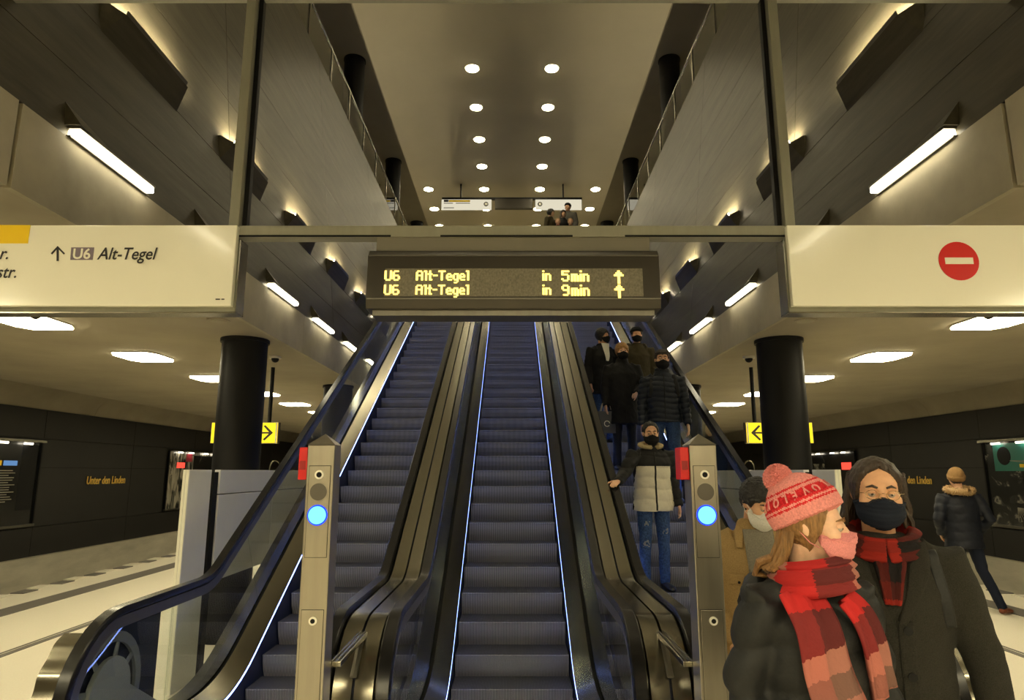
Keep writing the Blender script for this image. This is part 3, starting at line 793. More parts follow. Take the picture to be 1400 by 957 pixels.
def escalator(cx, label, left_cover, right_cover):
    t = thing('escalator', label, 'escalator', (cx, 0, 0))
    for k in range(-5, 45):
        y = 6.13 + 0.324 * k
        o = link('step', step_me, t); o.location = (0, y, zbase(y))
    cb = MB().box(-0.468, 0.468, 3.2, 4.5, -0.02, 0.004).build('floor_plate', M_STEELD, t)
    MB().box(-0.468, 0.468, 21.0, 21.85, FTOP - 0.05, FTOP + 0.004).build('floor_plate', M_STEELD, t)
    for sx in (-1, 1):
        X = lambda v: sx * v
        MB().sweep(FR, [(X(0.4795), -0.25), (X(0.486), -0.25), (X(0.486), 0.131), (X(0.4795), 0.131)]).build('skirt', M_SKIRT, t)
        MB().sweep(FR, [(X(0.4745), 0.114), (X(0.479), 0.114), (X(0.479), 0.131), (X(0.4745), 0.131)]).build('led_strip', M_LED, t)
        MB().sweep(FR, [(X(0.4745), 0.1315), (X(0.602), 0.19), (X(0.602), 0.222), (X(0.4745), 0.140)]).build('inner_deck', M_STEEL, t, smooth=True)
        MB().sweep(FR, [(X(0.602), 0.16), (X(0.640), 0.16), (X(0.640), 0.195), (X(0.602), 0.195)]).build('glass_channel', M_GAP, t)
        MB().sweep(FR, [(X(0.640), 0.10), (X(0.78), 0.10), (X(0.78), 0.21), (X(0.640), 0.215)]).build('side_deck', M_STEEL, t)
        # rubber handrail and its guide
        MB().sweep(HF, [(X(0.603), 0.012), (X(0.603), 0.036), (X(0.612), 0.05), (X(0.672), 0.05), (X(0.681), 0.036), (X(0.681), 0.012), (X(0.664), 0.0), (X(0.62), 0.0)]).build('handrail', M_RUBBER, t, smooth=True)
        MB().sweep(HF, [(X(0.612), -0.062), (X(0.618), -0.002), (X(0.666), -0.002), (X(0.672), -0.062)]).build('handrail_guide', M_STEELD, t, smooth=True)
        # glass panels: newel, then panels with a gap
        def pane(lo, hi):
            k = len(lo); mb = MB()
            vs = []
            for x in (0.617, 0.629):
                vs += [(X(x), a, b) for a, b in lo] + [(X(x), a, b) for a, b in hi]
            fs = []
            for i in range(k - 1):
                fs += [(i, i + 1, k + i + 1, k + i), (2 * k + i, 3 * k + i, 3 * k + i + 1, 2 * k + i + 1)]
                fs += [(i, 2 * k + i, 2 * k + i + 1, i + 1), (k + i, k + i + 1, 3 * k + i + 1, 3 * k + i)]
            fs += [(0, k, 3 * k, 2 * k), (k - 1, 3 * k - 1, 4 * k - 1, 2 * k - 1)]
            mb.add(vs, fs)
            return mb.build('glass_panel', M_GLASS, t)
        lo, hi = [], []
        for i in range(13):
            a = R(245 - 155 * i / 12)
            hi.append((YN + (RN - 0.06) * math.cos(a), DH - RN + (RN - 0.06) * math.sin(a)))
            lo.append((min(YN + (RN - 0.06) * math.cos(a) * 0.98, YN) if a > R(90) else YN, 0.2))
        hi.append((4.52, DH - 0.06)); lo.append((4.52, 0.2))
        pane(lo, hi)
        ys = np.arange(4.53, 21.3, 1.62)
        for a, b in zip(ys[:-1], ys[1:]):
            pts = [a] + [f[0] for f in FR if a + 0.02 < f[0] < b - 0.02] + [b - 0.008]
            lo, hi = [], []
            for y in pts:
                z = zbase(y)
                y2 = np.interp(y + 0.001, FY, FZ); sl = np.interp(y + 0.05, FY, FZ) - np.interp(y - 0.05, FY, FZ)
                f = math.atan2(sl, 0.1)
                lo.append((y - math.sin(f) * 0.19, z + math.cos(f) * 0.19)); hi.append((y - math.sin(f) * 0.89, z + math.cos(f) * 0.89))
            pane(lo, hi)
        cov = left_cover if sx < 0 else right_cover
        if cov == 'full':      # steel cover up to the seam between two escalators
            cf = hand_frames(a0=240)
            MB().sweep(cf, [(X(0.668), -0.07), (X(0.694), 0.018), (X(0.788), 0.018), (X(0.788), -0.07)]).build('steel_cover', M_STEEL, t, smooth=True)
        else:                  # short rippled band round the newel
            cf = []
            for i in range(49):
                a = R(255 - 135 * i / 48)
                rr = RN + 0.018 + 0.006 * math.cos(i * 0.85)
                cf.append((YN + rr * math.cos(a), DH - RN + rr * math.sin(a), math.cos(a), math.sin(a)))
            MB().sweep(cf, [(X(0.690), -0.05), (X(0.690), 0.0), (X(0.80), 0.0), (X(0.80), -0.05)]).build('newel_band', M_STEEL, t, smooth=True)
            # return wheel behind the newel glass
            wz = DH - RN
            wh = MB()
            ring = [(YN + q * math.cos(a), wz + q * math.sin(a)) for q in (0.33, 0.275) for a in [2 * math.pi * i / 32 for i in range(32)]]
            for x0, x1 in ((0.66, 0.68),):
                vs = [(X(x0), y, z) for y, z in ring] + [(X(x1), y, z) for y, z in ring]
                fs = []
                for i in range(32):
                    j = (i + 1) % 32
                    fs += [(i, j, 32 + j, 32 + i), (64 + i, 96 + i, 96 + j, 64 + j), (i, 64 + i, 64 + j, j), (32 + i, 32 + j, 96 + j, 96 + i)]
                wh.add(vs, fs)
            wo = wh.build('return_wheel', pbr('wheel_grey', (0.20, 0.21, 0.23), 0.45), t)
            bk = [(YN + 0.352 * math.cos(R(a)), wz + 0.352 * math.sin(R(a))) for a in range(90, 226, 9)] + [(YN - 0.1, 0.21), (YN + 0.56, 0.21), (YN + 0.56, wz + 0.352)]
            MB().prism(bk, 0, *sorted((X(0.688), X(0.70)))).build('newel_backing', pbr('backing_blue_black', (0.012, 0.014, 0.022), 0.5), t)
            for q in (35, 75, 125, 165):
                a = R(q)
                MB().tube([(X(0.67), YN + 0.15 * math.cos(a), wz + 0.15 * math.sin(a)), (X(0.67), YN + 0.29 * math.cos(a), wz + 0.29 * math.sin(a))], [(0.022, 0.008), (0.016, 0.008)], 8, side=(0, -math.sin(a), math.cos(a))).build('spoke', pbr('wheel_grey', (0.20, 0.21, 0.23), 0.45), wo)
            arc = [(YN + 0.20 * math.cos(R(a)), wz + 0.20 * math.sin(R(a))) for a in range(0, 181, 15)]
            MB().prism(arc + [(YN - 0.24, 0.21), (YN + 0.75, 0.21)], 0, *sorted((X(0.645), X(0.675)))).build('drive_cover', pbr('grey_enamel', (0.30, 0.31, 0.33), 0.4), t, bevel=0.004)
    # truss casing below the steps
    tf = [(Y, Z, ny, nz) for (Y, Z, ny, nz) in FR if Y > 4.9]
    MB().sweep(tf, [(-0.78, -0.75), (0.78, -0.75), (0.78, 0.09), (0.66, 0.09), (0.66, -0.30), (-0.66, -0.30), (-0.66, 0.09), (-0.78, 0.09)]).build('truss_casing', M_STEELD, t)
    MB().box(-0.78, -0.66, 3.6, 4.95, 0.0, 0.205).build('lower_casing', M_STEELD, t)
    MB().box(0.66, 0.78, 3.6, 4.95, 0.0, 0.205).build('lower_casing', M_STEELD, t)
    return t
SP = 1.59
escalator(-SP, 'left escalator, empty, with an open glass balustrade at the platform side', 'band', 'full')
escalator(0.0, 'middle escalator, empty, straight below the departure display', 'full', 'full')
escalator(SP, 'right escalator carrying people down to the platform', 'full', 'band')

# ------------------------------------------------------------------ steel signal pillars with guard rails
M_LENS = pbr('dull_lens', (0.10, 0.09, 0.075), 0.35)
for sx in (-1, 1):
    side = 'left' if sx < 0 else 'right'
    px = sx * 0.872
    t = thing('signal_pillar', f'square steel signal pillar with lit blue lamp before the {side} escalator', 'pillar', (px, 3.1, 0), group=None)
    h = 0.0615
    MB().box(-h, h, -0.06, 0.06, 0, 1.872).build('shaft', M_POST, t, bevel=0.004)
    MB().add([(-h - .002, -.062, 1.873), (h + .002, -.062, 1.873), (h + .002, .062, 1.873), (-h - .002, .062, 1.873), (0, 0, 1.925)], [(0, 1, 4), (1, 2, 4), (2, 3, 4), (3, 0, 4), (3, 2, 1, 0)]).build('pyramid_cap', M_POST, t)
    f = -0.06
    for za, zb in ((1.376, 1.779), (0.448, 1.158)): MB().box(-0.0497, 0.0497, f - 0.0012, f - 0.0003, za, zb).build('plate_joint', M_GAP, t)
    up = MB().box(-0.048, 0.048, f - 0.004, f - 0.0013, 1.378, 1.777).build('front_plate', M_POST, t, bevel=0.002)
    lo = MB().box(-0.048, 0.048, f - 0.004, f - 0.0013, 0.45, 1.156).build('front_plate', M_POST, t, bevel=0.002)
    def disc(name, z, r, m, par, d=0.006, x=0.0):
        return MB().cyl((x, f - 0.004 - d, z), (x, f - 0.0045, z), r, 28).build(name, m, par, smooth=True)
    disc('lock_rim', 1.738, 0.020, M_WHITE, up, 0.008); disc('lock_core', 1.738, 0.012, M_GAP, up, 0.0095)
    disc('lens_rim', 1.662, 0.042, M_POST, up, 0.003); disc('dark_lens', 1.662, 0.038, M_LENS, up, 0.006)
    disc('lamp_rim', 1.560, 0.0455, M_BLUER, up, 0.004); disc('blue_lamp', 1.560, 0.039, M_BLUE, up, 0.009)
    disc('lock_rim', 1.112, 0.018, M_WHITE, lo, 0.008, 0.005); disc('lock_core', 1.112, 0.010, M_GAP, lo, 0.0095, 0.005)
    rb = MB().box(-h - 0.042, -h - 0.001, -0.05, 0.045, 1.715, 1.862).build('emergency_box', M_RED, t, bevel=0.005)
    MB().box(-h - 0.036, -h - 0.008, -0.053, -0.0505, 1.76, 1.80).build('box_slot', pbr('red_dark', (0.30, 0.006, 0.006), 0.4), rb)
    # guard rail from the newel cover to the pillar
    r = thing('guard_rail', f'flat steel guard rail joining the {side} pillar to the escalator cover', 'rail', (sx * 0.795, 3.85, 0.9))
    MB().box(-0.026, 0.026, -0.685, -0.12, -0.012, 0.012).build('bar', M_STEEL, r, bevel=0.004)
    for q in (-0.011, 0.011): MB().box(q - 0.003, q + 0.003, -0.685, -0.12, 0.0125, 0.016).build('rib', M_STEELD, r)
    MB().tube([(0, -0.15, -0.012), (0, -0.23, -0.08), (0, -0.31, -0.16)], [(0.018, 0.01)] * 3, 8).build('strut', M_STEELD, r)
# ------------------------------------------------------------------ people
def ell(p, c, r):
    q = (p - np.array(c)) / np.array(r)
    k0 = np.linalg.norm(q, axis=1); k1 = np.linalg.norm(q / np.array(r), axis=1) + 1e-9
    return k0 * (k0 - 1) / k1
def cap(p, a, b, ra, rb):
    a, b = np.array(a, float), np.array(b, float)
    ba = b - a; h = np.clip(((p - a) @ ba) / (ba @ ba + 1e-12), 0, 1)
    return np.linalg.norm(p - a - h[:, None] * ba, axis=1) - (ra + (rb - ra) * h)
def smin(a, b, k):
    h = np.clip(0.5 + 0.5 * (b - a) / k, 0, 1)
    return b * (1 - h) + a * h - k * h * (1 - h)
def head_sdf(p, fem=0.0):
    q = p.copy(); q[:, 0] = np.abs(q[:, 0])
    d = ell(q, (0, 0.016, 0.030), (0.075, 0.094, 0.087))
    d = smin(d, ell(q, (0, -0.028, -0.052), (0.056 - 0.004 * fem, 0.060, 0.060)), 0.03)
    d = smin(d, cap(q, (0, -0.070, -0.100), (0.014, -0.066, -0.099), 0.019, 0.017), 0.025)
    d = smin(d, ell(q, (0.040, -0.058, -0.022), (0.028, 0.026, 0.03)), 0.02)
    d = smin(d, cap(q, (0.006, -0.079, 0.024), (0.042, -0.066, 0.026), 0.012 - 0.003 * fem, 0.010), 0.014)
    d = np.maximum(d, -(ell(q, (0.031, -0.100, 0.004), (0.018, 0.020, 0.012)))) * 0.6 + 0.4 * d
    d = smin(d, cap(q, (0, -0.086, 0.010), (0, -0.110, -0.030), 0.008, 0.0125), 0.010)
    d = smin(d, cap(q, (0.0, -0.096, -0.034), (0.013, -0.092, -0.036), 0.008, 0.007), 0.006)
    d = smin(d, cap(q, (0, -0.088, -0.059), (0.020, -0.080, -0.060), 0.0075, 0.005), 0.006)
    d = smin(d, cap(q, (0, -0.088, -0.069), (0.017, -0.081, -0.068), 0.008, 0.005), 0.006)
    return d
def dirs(nu, nv):
    az = np.arange(nu) * 2 * np.pi / nu
    el = (np.arange(nv) + 0.5) / nv * np.pi - np.pi / 2
    E, A = np.meshgrid(el, az, indexing='ij')
    D = np.stack([np.cos(E) * np.sin(A), -np.cos(E) * np.cos(A), np.sin(E)], -1).reshape(-1, 3)   # az 0 faces -Y, az>0 towards +X
    return D, A.ravel(), E.ravel()
_hc = {}
def head_R(nu, nv, fem):
    key = (nu, nv, fem)
    if key not in _hc:
        D, A, E = dirs(nu, nv)
        lo = np.full(len(D), 0.02); hi = np.full(len(D), 0.2)
        ts = np.linspace(0.2, 0.03, 60)
        done = np.zeros(len(D), bool)
        prev = 0.2
        for t in ts:
            v = head_sdf(D * t, fem)
            hit = (v < 0) & ~done
            lo[hit] = t; hi[hit] = prev; done |= hit; prev = t
        for _ in range(14):
            mid = (lo + hi) / 2; ins = head_sdf(D * mid[:, None], fem) < 0
            lo = np.where(ins, mid, lo); hi = np.where(ins, hi, mid)
        _hc[key] = (D, A, E, (lo + hi) / 2)
    return _hc[key]
def star(nu, nv, r, D):
    """closed star surface from radii on the direction grid"""
    P = D * r[:, None]
    V = [tuple(p) for p in P]
    F = []
    for i in range(nv - 1):
        for j in range(nu):
            F.append((i * nu + j, i * nu + (j + 1) % nu, (i + 1) * nu + (j + 1) % nu, (i + 1) * nu + j))
    b = tuple(P[:nu].mean(0)); t = tuple(P[-nu:].mean(0))
    V += [b, t]; nb, ntp = len(V) - 2, len(V) - 1
    for j in range(nu):
        F.append((nb, (j + 1) % nu, j)); F.append((ntp, (nv - 1) * nu + j, (nv - 1) * nu + (j + 1) % nu))
    return V, F
def blurg(r, nu, nv, n=2):
    g = r.reshape(nv, nu)
    for _ in range(n):
        up = np.vstack([g[:1], g[:-1]]); dn = np.vstack([g[1:], g[-1:]])
        g = (g * 2 + np.roll(g, 1, 1) + np.roll(g, -1, 1) + up + dn) / 6
    return g.ravel()
def wob(P, f, s=0.0):
    return (np.sin(P[:, 0] * f + 1.3 * np.sin(P[:, 2] * f * 0.7 + s) + s) * np.sin(P[:, 2] * f * 1.13 + np.sin(P[:, 1] * f * 0.8) + 2 * s)
            + 0.6 * np.sin(P[:, 1] * f * 1.9 + P[:, 2] * f * 0.9 + s * 3) * np.sin(P[:, 0] * f * 1.7 - s))
def voxel(mb, size, smooth=4):
    me = bpy.data.meshes.new('tmp'); me.from_pydata(mb.V, [], mb.F); me.validate(); fix_normals_islands(me)
    o = link('tmp', me)
    rm = o.modifiers.new('r', 'REMESH'); rm.mode = 'VOXEL'; rm.voxel_size = size
    if smooth:
        sm = o.modifiers.new('s', 'SMOOTH'); sm.factor = 0.5; sm.iterations = smooth
    dg = bpy.context.evaluated_depsgraph_get()
    out = bpy.data.meshes.new_from_object(o.evaluated_get(dg))
    bpy.data.objects.remove(o); bpy.data.meshes.remove(me)
    return out
def fix_normals_islands(me):
    fix_normals(me)
def finish(me, name, mats, parent, disp=None, colf=None):
    n = len(me.vertices)
    co = np.empty(n * 3); me.vertices.foreach_get('co', co); co = co.reshape(-1, 3)
    if disp is not None:
        no = np.empty(n * 3); me.vertices.foreach_get('normal', no); no = no.reshape(-1, 3)
        co = co + no * disp(co, no)[:, None]
        me.vertices.foreach_set('co', co.ravel())
    if not isinstance(mats, (list, tuple)): mats = [mats]
    me.materials.clear()
    for m in mats: me.materials.append(m)
    if colf is not None:
        k = len(me.polygons)
        fc = np.empty(k * 3); me.polygons.foreach_get('center', fc); fc = fc.reshape(-1, 3)
        me.polygons.foreach_set('material_index', colf(fc).astype(np.int32))
    me.polygons.foreach_set('use_smooth', [True] * len(me.polygons))
    me.name = name
    me.update()
    return link(name, me, parent)
def cloth(name, c, rough=0.8, bump=0.25, sc=220, var=0.18, spec=0.25):
    return pbr(name, c, rough, var=var, scale=(sc, sc, sc), bump=bump, detail=2, world=False, spec=spec)
def skinmat(name, c):
    m = pbr(name, c, 0.5, var=0.10, scale=(40, 40, 40), world=False, spec=0.35)
    m.node_tree.nodes['Principled BSDF'].inputs['Subsurface Weight'].default_value = 0.08
    m.node_tree.nodes['Principled BSDF'].inputs['Subsurface Radius'].default_value = (0.02, 0.008, 0.004)
    return m
SK_A = skinmat('skin_light', (0.68, 0.40, 0.26)); SK_B = skinmat('skin_warm', (0.66, 0.37, 0.22)); SK_C = skinmat('skin_pale', (0.72, 0.45, 0.31))
M_EYE = pbr('eye_white', (0.40, 0.36, 0.32), 0.2); M_IRIS = pbr('eye_dark', (0.02, 0.012, 0.008), 0.15)
def hairmat(name, c): return pbr(name, c, 0.45, var=0.4, scale=(160, 160, 12), bump=0.5, detail=3, world=False)
H_BLACK = hairmat('hair_black', (0.012, 0.010, 0.009)); H_BROWN = hairmat('hair_brown', (0.030, 0.017, 0.010)); H_BLOND = hairmat('hair_blond', (0.38, 0.20, 0.06)); H_AUB = hairmat('hair_light_brown', (0.22, 0.11, 0.035))

def hand(mb, wr, fwd, nrm, s, sidesign, curl=0.5, spread=0.012):
    """palm with four fingers and a thumb; fwd = finger direction, nrm = back of the hand"""
    wr, f, n = Vector(wr), Vector(fwd).normalized(), Vector(nrm)
    n = (n - f * n.dot(f)).normalized(); sd = f.cross(n) * sidesign       # thumb side
    mb.tube([wr - f * 0.03 * s, wr + f * 0.02 * s, wr + f * 0.055 * s, wr + f * 0.09 * s], [(0.024 * s, 0.019 * s), (0.030 * s, 0.018 * s), (0.040 * s, 0.016 * s), (0.040 * s, 0.013 * s)], 12, side=sd)
    for q, L in ((0.031, 0.072), (0.0105, 0.082), (-0.0105, 0.076), (-0.031, 0.060)):
        p = wr + f * 0.085 * s + sd * q * s
        d = (f + sd * (q * spread * 120 / 3.0) * 0.35).normalized()
        pts = [p - d * 0.02 * s, p]
        a = 0.25 * curl
        for seg in (0.45, 0.32, 0.23):
            dd = d * math.cos(a) - n * math.sin(a)
            pts.append(pts[-1] + dd * L * seg * s); a += 0.75 * curl
        mb.tube(pts, [0.0085 * s, 0.0092 * s, 0.0086 * s, 0.0078 * s, 0.0064 * s], 8, side=sd)
    p = wr + f * 0.025 * s + sd * 0.026 * s
    d1 = (f * 0.6 + sd * 0.75 - n * 0.25 * curl).normalized(); d2 = (f * 0.85 + sd * 0.35 - n * 0.4 * curl).normalized()
    mb.tube([p - d1 * 0.015 * s, p + d1 * 0.035 * s, p + d1 * 0.04 * s + d2 * 0.035 * s, p + d1 * 0.04 * s + d2 * 0.058 * s], [0.013 * s, 0.0115 * s, 0.0098 * s, 0.007 * s], 8, side=n)

BASE = dict(hipR=(-.09, 0, .93), hipL=(.09, 0, .93), kneeR=(-.10, -.02, .50), kneeL=(.10, -.02, .50), ankR=(-.105, .02, .09), ankL=(.105, .02, .09),
            toeR=(-.125, -.15, .03), toeL=(.125, -.15, .03), pel=(0, 0, .96), waist=(0, 0, 1.10), chest=(0, .0, 1.30), neck=(0, .015, 1.46), head=(0, -.015, 1.625),
            shR=(-.185, .01, 1.405), shL=(.185, .01, 1.405), elR=(-.245, .03, 1.13), elL=(.245, .03, 1.13), wrR=(-.255, -.05, .88), wrL=(.255, -.05, .88))
def person(label, loc, rz, h, P=None, sp=None, group=None):
    """one figure: continuous skin body, clothes, hair, mask and hat as parts. sp holds the look."""
    sp = sp or {}
    s = h / 1.75
    J = {k: Vector(v) * s for k, v in BASE.items()}
    for k, v in (P or {}).items(): J[k] = Vector(v) * s
    t = thing('person', label, 'person', loc, rz, group)
    fem = sp.get('fem', 0.0); vx = sp.get('vx', 0.009)
    bk = sp.get('bulk', 1.0)
    HM = Matrix.Translation(J['head']) @ Matrix.Rotation(R(sp.get('yaw', 0)), 4, 'Z') @ Matrix.Rotation(R(sp.get('pitch', 0)), 4, 'X') @ Matrix.Rotation(R(sp.get('roll', 0)), 4, 'Y') @ Matrix.Scale(s * sp.get('hs', 1.0), 4)
    sk = sp.get('skin', SK_A)
    # body
    mb = MB()
    D, A, E, Rh = head_R(72, 54, fem)
    V, F = star(72, 54, Rh, D)
    hb = MB(); hb.add(V, F)
    for q in (-1, 1):      # ears
        hb.tube([(q * 0.070, 0.006, -0.028), (q * 0.079, 0.014, -0.006), (q * 0.080, 0.018, 0.016), (q * 0.072, 0.012, 0.026)], [(0.010, 0.006), (0.016, 0.007), (0.016, 0.007), (0.010, 0.006)], 10, side=(0, 1, 0))
    hb.xform(HM); mb.add(hb.V, hb.F)
    hn = HM @ Vector((0, 0.022, -0.05))
    mb.tube([J['neck'] - Vector((0, 0, .07 * s)), J['neck'] + Vector((0, 0, .02 * s)), hn], [(0.064 * s, 0.064 * s), (0.054 * s, 0.056 * s), (0.054 * s, 0.056 * s)], 16)
    mb.tube([J['pel'] - Vector((0, 0, .06 * s)), J['waist'], J['chest'], J['neck'] - Vector((0, 0, .05 * s))], [(.13 * s, .09 * s), (.12 * s, .085 * s), (.145 * s, .10 * s), (.10 * s, .06 * s)], 16)
    for q in 'RL':
        mb.tube([J['hip' + q], J['knee' + q], J['ank' + q]], [.065 * s, .048 * s, .034 * s], 12)
        mb.tube([J['sh' + q], J['el' + q], J['wr' + q]], [.042 * s, .036 * s, .025 * s], 12)
        hd = sp.get('hand' + q)
        f = (J['wr' + q] - J['el' + q]).normalized()
        if hd: fw, nr, cu = hd
        else: fw, nr, cu = f, Vector((-1 if q == 'R' else 1, -0.3, 0)), 0.7
        if sp.get('hands', True): hand(mb, J['wr' + q], fw, nr, s * 0.96, 1 if q == 'R' else -1, cu)
    bo = finish(voxel(mb, vx, 2), 'body', sk, t)
    if sp.get('lod', 0) == 0:
        for q in (-1, 1):      # eyes, lids, brows
            c = Vector((q * 0.0305, -0.0785, 0.003))
            e = MB().ball(c, 0.0118, 14, 10).xform(HM).build('eye', M_EYE, t, smooth=True)
            MB().ball(c + Vector((0, -0.0078, -0.001)), (0.0055, 0.0048, 0.0055), 10, 8).xform(HM).build('iris', M_IRIS, e, smooth=True)
            ld = MB().ball((0, 0, 0), (0.0132, 0.0128, 0.0105), 14, 8)
            ld.xform(Matrix.Translation(c + Vector((0, 0.0004, 0.0040)))).xform(HM).build('eyelid', sk, t, smooth=True)
            MB().tube([(q * 0.014, -0.0915, 0.0235), (q * 0.030, -0.088, 0.030), (q * 0.047, -0.072, 0.024)], [(0.0035, 0.0025), (0.0048, 0.003), (0.002, 0.002)], 8, side=(0, 0, 1)).xform(HM).build('eyebrow', sp.get('brow', H_BROWN), t, smooth=True)
    nu, nv = (120, 90) if sp.get('lod', 0) == 0 else (64, 48)
    D, A, E, Rh = head_R(nu, nv, fem)
    aA = np.abs((A + np.pi) % (2 * np.pi) - np.pi)
    Pd = D * Rh[:, None]
    # mask
    if 'mask' in sp:
        top = np.interp(aA, [0, 0.25, 0.5, 0.9, 1.25], [-0.06, -0.16, -0.28, -0.30, -0.25])
        bot = np.interp(aA, [0, 0.5, 0.9, 1.25], [-1.02, -0.98, -0.85, -0.55])
        ins = (E < top) & (E > bot) & (aA < 1.25)
        g = Rh.reshape(nv, nu); dl_ = g.copy(); kk = max(2, nu // 12)
        for a_ in range(-kk, kk + 1):
            dl_ = np.maximum(dl_, np.roll(g, a_, 1) - 0.0010 * abs(a_) * 120 / nu)
        g2 = dl_.copy()
        for a_ in range(1, kk + 1):
            g2[a_:] = np.maximum(g2[a_:], dl_[:-a_] - 0.0006 * a_ * 90 / nv); g2[:-a_] = np.maximum(g2[:-a_], dl_[a_:] - 0.0006 * a_ * 90 / nv)
        sm = blurg(g2.ravel() + 0.004, nu, nv, 8)
        sm = np.maximum(sm, Rh + 0.003)
        bulge = 0.004 * np.clip(1 - (aA / 0.6) ** 2, 0, 1) * np.clip(1 - ((E + 0.55) / 0.45) ** 2, 0, 1)
        r = np.where(ins, sm + bulge + 0.0012 * np.sin(E * 55) * (aA < 1.0), Rh - 0.01)
        V, F = star(nu, nv, r, D)
        mk = MB().add(V, F).xform(HM).build('face_mask', sp['mask'], t, smooth=True)
        for q in (-1, 1):
            MB().tube([(q * 0.066, -0.022, -0.020), (q * 0.073, 0.0, -0.004), (q * 0.079, 0.03, 0.012)], [0.0018] * 3, 6).xform(HM).build('ear_loop', sp['mask'], mk)
            MB().tube([(q * 0.062, -0.022, -0.060), (q * 0.070, 0.004, -0.045), (q * 0.079, 0.032, -0.012)], [0.0018] * 3, 6).xform(HM).build('ear_loop', sp['mask'], mk)
    # hair on the skull
    if 'hair' in sp:
        hm, style = sp['hair']
        z = Pd[:, 2]; y = Pd[:, 1]
        line = np.interp(aA, [0, 0.5, 0.9, 1.15, 1.5, 1.9, 2.4, 3.2], {'short': [0.082, 0.078, 0.045, 0.00, 0.02, -0.02, -0.06, -0.065], 'fringe': [0.040, 0.038, 0.02, -0.01, 0.0, -0.03, -0.07, -0.075],
                         'long': [0.090, 0.078, 0.04, -0.02, -0.06, -0.085, -0.10, -0.10], 'bob': [0.045, 0.030, -0.02, -0.075, -0.085, -0.09, -0.09, -0.09]}[style])
        tk = {'short': 0.012, 'fringe': 0.016, 'long': 0.015, 'bob': 0.022}[style]
        d = np.clip((z - line) / 0.012, 0, 1)
        r = np.where(z > line, Rh + tk * (0.25 + 0.75 * d) + 0.0022 * wob(Pd, 130) + (0.0022 * wob(Pd, 260, 2.0) if style in ('short', 'fringe') else 0), Rh - 0.012)
        V, F = star(nu, nv, r, D)
        MB().add(V, F).xform(HM).build('hair', hm, t, smooth=True)
    if 'strands' in sp: sp['strands'](t, HM, s, J)
    if 'hat' in sp: sp['hat'](t, HM, s)
    # coat
    c = sp.get('coat')
    if c:
        hem = c.get('hem', .80) * s; fl = c.get('flare', 1.0)
        mb = MB()
        pl, wa, ch, nk = J['pel'], J['waist'], J['chest'], J['neck']
        hp = Vector((pl.x, pl.y, hem))
        mb.tube([hp, (pl + hp) / 2 if hem < pl.z else pl, wa, ch, (J['shR'] + J['shL']) / 2 + Vector((0, 0, -.02 * s)), nk + Vector((0, 0, .005 * s)), nk + Vector((0, .0, c.get('collar', .05) * s))],
                [(.205 * s * bk * fl, .155 * s * bk * fl), (.195 * s * bk, .145 * s * bk), (.180 * s * bk, .132 * s * bk), (.200 * s * bk, .142 * s * bk), (.185 * s * bk, .112 * s * bk), (.095 * s, .090 * s), (.082 * s, .084 * s)], 24, round_=False)
        sr = c.get('sleeve', 1.0)
        for q in 'RL':
            f = (J['wr' + q] - J['el' + q]).normalized()
            inn = Vector((0.05 * s if q == 'R' else -0.05 * s, 0, -0.005 * s))
            mb.tube([J['sh' + q] + inn, J['sh' + q], (J['sh' + q] + J['el' + q]) / 2, J['el' + q], J['wr' + q] + f * .015 * s], [.085 * s * sr, .084 * s * sr, .074 * s * sr, .064 * s * sr, .048 * s * sr], 16, round_=False)
        if c.get('hood'):
            hc = nk + Vector((0, .09 * s, -0.01 * s))
            mb.tube([hc + Vector((-.13 * s, -.03 * s, .03 * s)), hc + Vector((-.08 * s, .05 * s, .0)), hc + Vector((0, .075 * s, -.02 * s)), hc + Vector((.08 * s, .05 * s, .0)), hc + Vector((.13 * s, -.03 * s, .03 * s))],
                    [.055 * s, .07 * s, .085 * s, .07 * s, .055 * s], 14, side=(0, 0, 1))
        pf = c.get('puff', 0.0); pr = c.get('period', 0.085) * s
        def disp(co, no):
            dd = 0.0025 * s * wob(co / s, 21, c.get('seed', 0.0)) + 0.0018 * s * wob(co / s, 47, 1.0)
            if pf: dd = dd + pf * s * (np.abs(np.sin(np.pi * (co[:, 2] + 0.012 * s * np.sin(co[:, 0] / s * 16)) / pr)) ** 0.6 - 0.75)
            return dd
        colf = (lambda fc: c['colf'](fc / s)) if 'colf' in c else None
        co = finish(voxel(mb, c.get('vx', 0.012) * s, 5), c.get('name', 'coat'), c['mat'], t, disp, colf)
        if 'extra' in c: c['extra'](co, t, s, J)
    l = sp.get('legs')
    if l:
        mb = MB()
        w = l.get('w', 1.0)
        mb.tube([J['pel'] + Vector((0, 0, .06 * s)), J['pel'] - Vector((0, 0, .05 * s))], [(.155 * s, .115 * s), (.165 * s, .12 * s)], 18)
        for q in 'RL':
            k = J['knee' + q]; a = J['ank' + q]
            mb.tube([J['hip' + q] + Vector((0, 0, .0)), (J['hip' + q] + k) / 2, k, (k + a) / 2, a + Vector((0, 0, -.035 * s))], [(.090 * s * w, .10 * s * w), (.080 * s * w, .088 * s * w), (.064 * s * w, .068 * s * w), (.059 * s * w, .062 * s * w), (.052 * s * w, .056 * s * w)], 16, round_=False)
        def dl(co, no): return 0.003 * s * wob(co / s, 26, 0.4) * (0.5 + np.exp(-((co[:, 2] / s - 0.5) / 0.1) ** 2) + np.exp(-((co[:, 2] / s - 0.14) / 0.08) ** 2))
        finish(voxel(mb, 0.012 * s, 4), 'trousers', l['mat'], t, dl, (lambda fc: l['colf'](fc / s)) if 'colf' in l else None)
